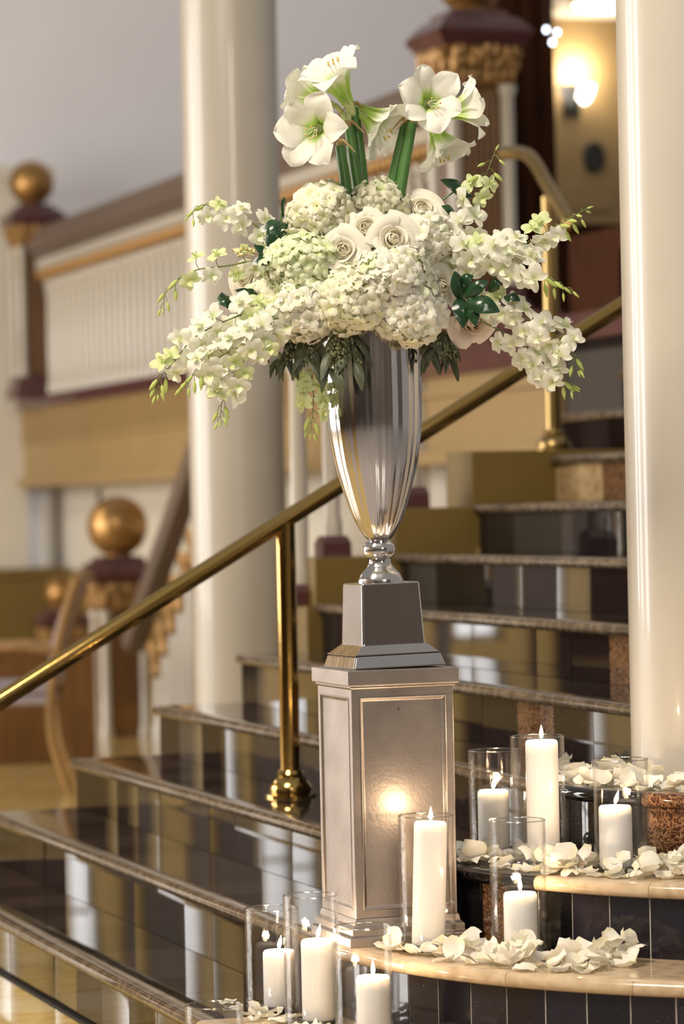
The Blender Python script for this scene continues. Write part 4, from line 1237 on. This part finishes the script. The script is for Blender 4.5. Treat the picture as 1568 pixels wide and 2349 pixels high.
# ---- dark leaves
def leaf_mesh(pts, w, nrm, fold=.25):
    """leaf along a curve with half width w, folded a little along its midrib"""
    n = len(pts) - 1
    vs, fs = [], []
    for i, p in enumerate(pts):
        t = (pts[min(i + 1, n)] - pts[max(i - 1, 0)]).normalized()
        sd = t.cross(nrm).normalized(); nn = sd.cross(t)
        u = i / n
        ww = w * max(.02, math.sin(PI * min(1, .04 + .94 * u ** .85)) ** .9)
        for j in range(-2, 3):
            v = j / 2
            vs.append(tuple(p + sd * v * ww + nn * (-fold * abs(v) * ww + .12 * ww * math.sin(5 * u + 3 * v))))
    for i in range(n):
        for j in range(4):
            a = i * 5 + j
            fs.append((a, a + 1, a + 6, a + 5))
    me = bpy.data.meshes.new('leaf'); me.from_pydata(vs, [], fs); me.shade_smooth()
    return me
def sprig(label, stem, leaves, mat='leaf'):
    base = PF(*stem[0])
    t = thing('leaf_sprig', label, 'foliage', base, 'dark green leaf sprigs in the arrangement')
    MB().tube(spline([PF(*p) - base for p in stem], 10), .0022, 6).build('stem', M['stem'], t)
    for (x0, y0, x1, y1, w, dz, tilt) in leaves:
        a, b = PF(x0, y0, dz) - base, PF(x1, y1, dz - .02) - base
        mid = (a + b) / 2 + TOW * .012 + UPV * .006
        nrm = (TOW + RGT * tilt + UPV * .5).normalized()
        me = leaf_mesh(spline([a, mid, b], 10), w / 989.0, nrm); me.materials.append(M[mat])
        obj('leaf', me, t)
    return t
sprig('sprig of broad glossy leaves at the upper left', [(665, 560, -.02), (645, 520, -.06), (648, 470, -.06)], [(660, 515, 598, 530, 22, -.10, -.2), (655, 520, 612, 565, 24, -.11, .4), (650, 500, 652, 452, 8, -.08, .9)])
sprig('two pointed leaves on the left beside the rose', [(670, 590, -.04), (630, 590, -.08), (590, 570, -.08)], [(625, 600, 582, 562, 13, -.10, .5), (640, 590, 578, 605, 20, -.11, -.3)])
sprig('dark leaves peeping out at the lower left', [(640, 690, -.02), (570, 680, -.06), (520, 690, -.06)], [(540, 690, 495, 692, 24, -.05, -.3), (590, 690, 540, 665, 14, -.09, .5), (600, 690, 560, 664, 10, -.08, .3)])
sprig('single dark leaf at the upper right', [(985, 480, 0), (1040, 440, 0)], [(1082, 452, 1010, 412, 18, 0, .2), (1050, 500, 1012, 472, 12, -.02, .4)])
sprig('cluster of broad glossy leaves at the right of the urn mouth', [(1000, 690, -.03), (1060, 680, -.08), (1110, 690, -.10)], [(1060, 690, 1042, 622, 20, -.13, .5), (1070, 690, 1145, 715, 24, -.16, -.2), (1065, 685, 1120, 645, 16, -.15, .4), (1055, 680, 1062, 752, 22, -.13, .1), (1075, 700, 1090, 748, 16, -.14, -.4), (1120, 670, 1150, 645, 14, -.10, .3), (1155, 680, 1192, 690, 14, -.10, 0), (1050, 660, 1085, 632, 14, -.12, .2), (1075, 690, 1068, 640, 14, -.11, .2)])

# ---- eucalyptus and seeded greenery hanging over the urn rim
def euca(label, px, nl, L=.075, w=9, seeds=10):
    base = PF(*px[0])
    t = thing('eucalyptus_strand', label, 'foliage', base, 'grey green eucalyptus strands hanging over the urn rim')
    cur = spline([PF(*p) - base for p in px], 20)
    MB().tube(cur, .0014, 6).build('stem', M['stem_thin'], t)
    for i in range(nl):
        f = (i + .7) / nl; k = min(int(f * 20), 19); p = cur[k]
        sd = RGT * (1 if i % 2 else -1) * rf.uniform(.2, .75)
        d = (sd + Vector((0, 0, -1)) + TOW * rf.uniform(-.2, .45)).normalized()
        l_ = L * rf.uniform(.7, 1.2)
        e = p + d * l_
        mid = (p + e) / 2 + TOW * .008 + sd * .010
        me = leaf_mesh(spline([p, mid, e], 8), w / 989 * rf.uniform(.7, 1.2), (TOW + RGT * rf.uniform(-.8, .8)).normalized(), .15)
        me.materials.append(M['euca']); obj('leaf', me, t)
    if seeds:
        q = MB(); qs = MB()
        for i in range(seeds):
            f = rf.uniform(.25, 1); p = cur[min(int(f * 20), 20)]
            for j in range(4):
                c = p + Vector((rf.uniform(-1, 1), rf.uniform(-1, 1), rf.uniform(-1, .6))) * .016
                q.sphere(c, .0032, 6, 4, 1.3); qs.tube([p, c], .0005, 4)
        o = q.build('seed_cluster', M['seed'], t)
        qs.build('seed_stalks', M['seed'], o)
    return t
euca('eucalyptus strand at the left end of the urn rim', [(690, 740, -.03), (675, 780, -.06), (660, 830, -.07)], 8, .07, 8, 12)
euca('eucalyptus strand spreading left under the orchids', [(700, 750, -.04), (665, 800, -.07), (620, 835, -.08)], 8, .06, 7, 8)
euca('eucalyptus strand left of the urn over the white column', [(725, 745, -.06), (710, 790, -.10), (700, 830, -.11)], 9, .075, 10, 12)
euca('long eucalyptus strand hanging over the left urn wall', [(760, 740, -.10), (762, 790, -.14), (750, 850, -.14)], 8, .075, 12, 10)
euca('eucalyptus strand pointing down the middle of the urn', [(800, 740, -.10), (806, 780, -.14), (812, 830, -.14)], 6, .085, 10, 4)
euca('thin eucalyptus strand with seeds before the urn', [(780, 745, -.11), (778, 790, -.15), (768, 850, -.15)], 4, .06, 6, 14)
euca('eucalyptus strand hanging right of the urn', [(985, 740, -.03), (990, 780, -.05), (985, 815, -.05)], 9, .065, 8, 10)
euca('feathery eucalyptus strand furthest right below the blush rose', [(1010, 740, -.01), (1025, 790, -.03), (1032, 830, -.03)], 10, .06, 6, 22)
euca('eucalyptus strand tucked under the right hydrangea', [(960, 740, -.06), (985, 770, -.09), (1000, 800, -.09)], 7, .05, 8, 6)
tw_ = thing('dry_twig', 'small brown budded twig on the left above the long orchid tip', 'twig', PF(640, 590, -.05))
q = MB(); b0 = PF(640, 590, -.05)
for (x, y) in ((535, 578), (545, 588), (560, 572), (575, 580)):
    q.tube(spline([Vector((0, 0, 0)), PF(590, 582, -.08) - b0, PF(x, y, -.09) - b0], 6), .0009, 5)
    for k in range(5):
        c = PF(x + k * 7 + rf.uniform(-4, 4), y + rf.uniform(-5, 5), -.09) - b0
        q.sphere(c, .0028, 6, 4)
q.build('twig', M['husk'], tw_)

# ---- loose rose petals on the steps
def loose_fn(k):
    r_ = random.Random(50 + k)
    c1, c2, tw = r_.uniform(.15, .45), r_.uniform(-.25, .25), r_.uniform(-.3, .3)
    def fn(u, v):
        w = .020 * math.sin(PI * min(1, .10 + .78 * u ** .8)) ** .7
        return (-.021 + .042 * u, v * w, .020 * (c1 * v * v + c2 * u * v + c1 * (u - .5) ** 2 * 2) + .002 * math.sin(7 * u + 4 * v + k) + tw * .02 * (u - .5) * v)
    return fn
LPM = [grid_mesh('rose_petal', M['loose'], 5, 5, loose_fn(k), lambda u, v: max(0, .7 - u * 1.7)) for k in range(6)]
CANDLES = [(o.location.x, o.location.y, o.location.z) for o in bpy.data.objects if o.name.startswith('glass_cylinder') and o.parent is None]
def scatter(n, z, xs, yc, spread, pile, label, group):
    cnt = 0; tries = 0; placed = []
    while cnt < n and tries < n * 30:
        tries += 1
        x = rf.uniform(xs[0], xs[-1])
        y = interp(xs, yc, x) + rf.gauss(0, spread)
        p = G(x, y, z)
        if any(abs(c[2] - z) < .05 and math.hypot(p.x - c[0], p.y - c[1]) < GLR + .016 for c in CANDLES): continue
        if abs(z - zk(2)) < .01 and abs(p.x - PX) < .17 and abs(p.y - PY) < .17: continue
        k_ = round(z / RISE)
        if 1 <= k_ <= 4:
            rad = math.hypot(p.x - ACX, p.y - ACY) if p.y < ACY else ACX - p.x
            if rad > Rk(k_) - .012: continue
            if k_ < 4 and rad < Rk(k_ + 1) + .028: continue
        if k_ == 4 and math.hypot(p.x - RC.x, p.y - RC.y) < RR + .02: continue
        near = sum(1 for a in placed if (a - p).length < .035)
        if near > 5: continue
        placed.append(p.copy())
        o = obj('rose_petal', rf.choice(LPM))
        tag(o, label, 'petal', group)
        tilt = rf.uniform(0, .35) if near < 1 else rf.uniform(.1, .9)
        ax = Vector((rf.gauss(0, 1) * tilt, rf.gauss(0, 1) * tilt, 1 if rf.random() < .8 else -1)).normalized()
        place(o, p, ax, rf.uniform(0, 6.28), rf.uniform(1.0, 1.35))
        mw = o.rotation_quaternion.to_matrix() @ Matrix.Diagonal(o.scale)
        lo_ = min((mw @ v.co).z for v in o.data.vertices)
        o.location.z = z - lo_ + .0006 + min(near, 5) * pile
        cnt += 1
scatter(95, zk(2), [850, 930, 1040, 1130, 1240, 1330, 1400, 1455], [2170, 2185, 2188, 2205, 2222, 2212, 2204, 2200], 13, .006, 'white rose petal strewn on the lowest marble step', 'rose petals on the lowest marble step')
scatter(108, zk(3), [1050, 1100, 1200, 1300, 1400, 1500, 1600], [1965, 1975, 2000, 2000, 2004, 2000, 1998], 13, .006, 'white rose petal strewn on the middle marble step', 'rose petals on the middle marble step')
scatter(75, zk(4), [1285, 1350, 1450, 1540, 1640], [1780, 1782, 1795, 1800, 1806], 14, .007, 'white rose petal strewn round the right column', 'rose petals round the right column')
scatter(22, zk(1), [505, 560, 640, 720, 800, 900, 960], [2305, 2318, 2345, 2365, 2385, 2395, 2400], 12, .005, 'white rose petal strewn among the front candles', 'rose petals among the front candles')
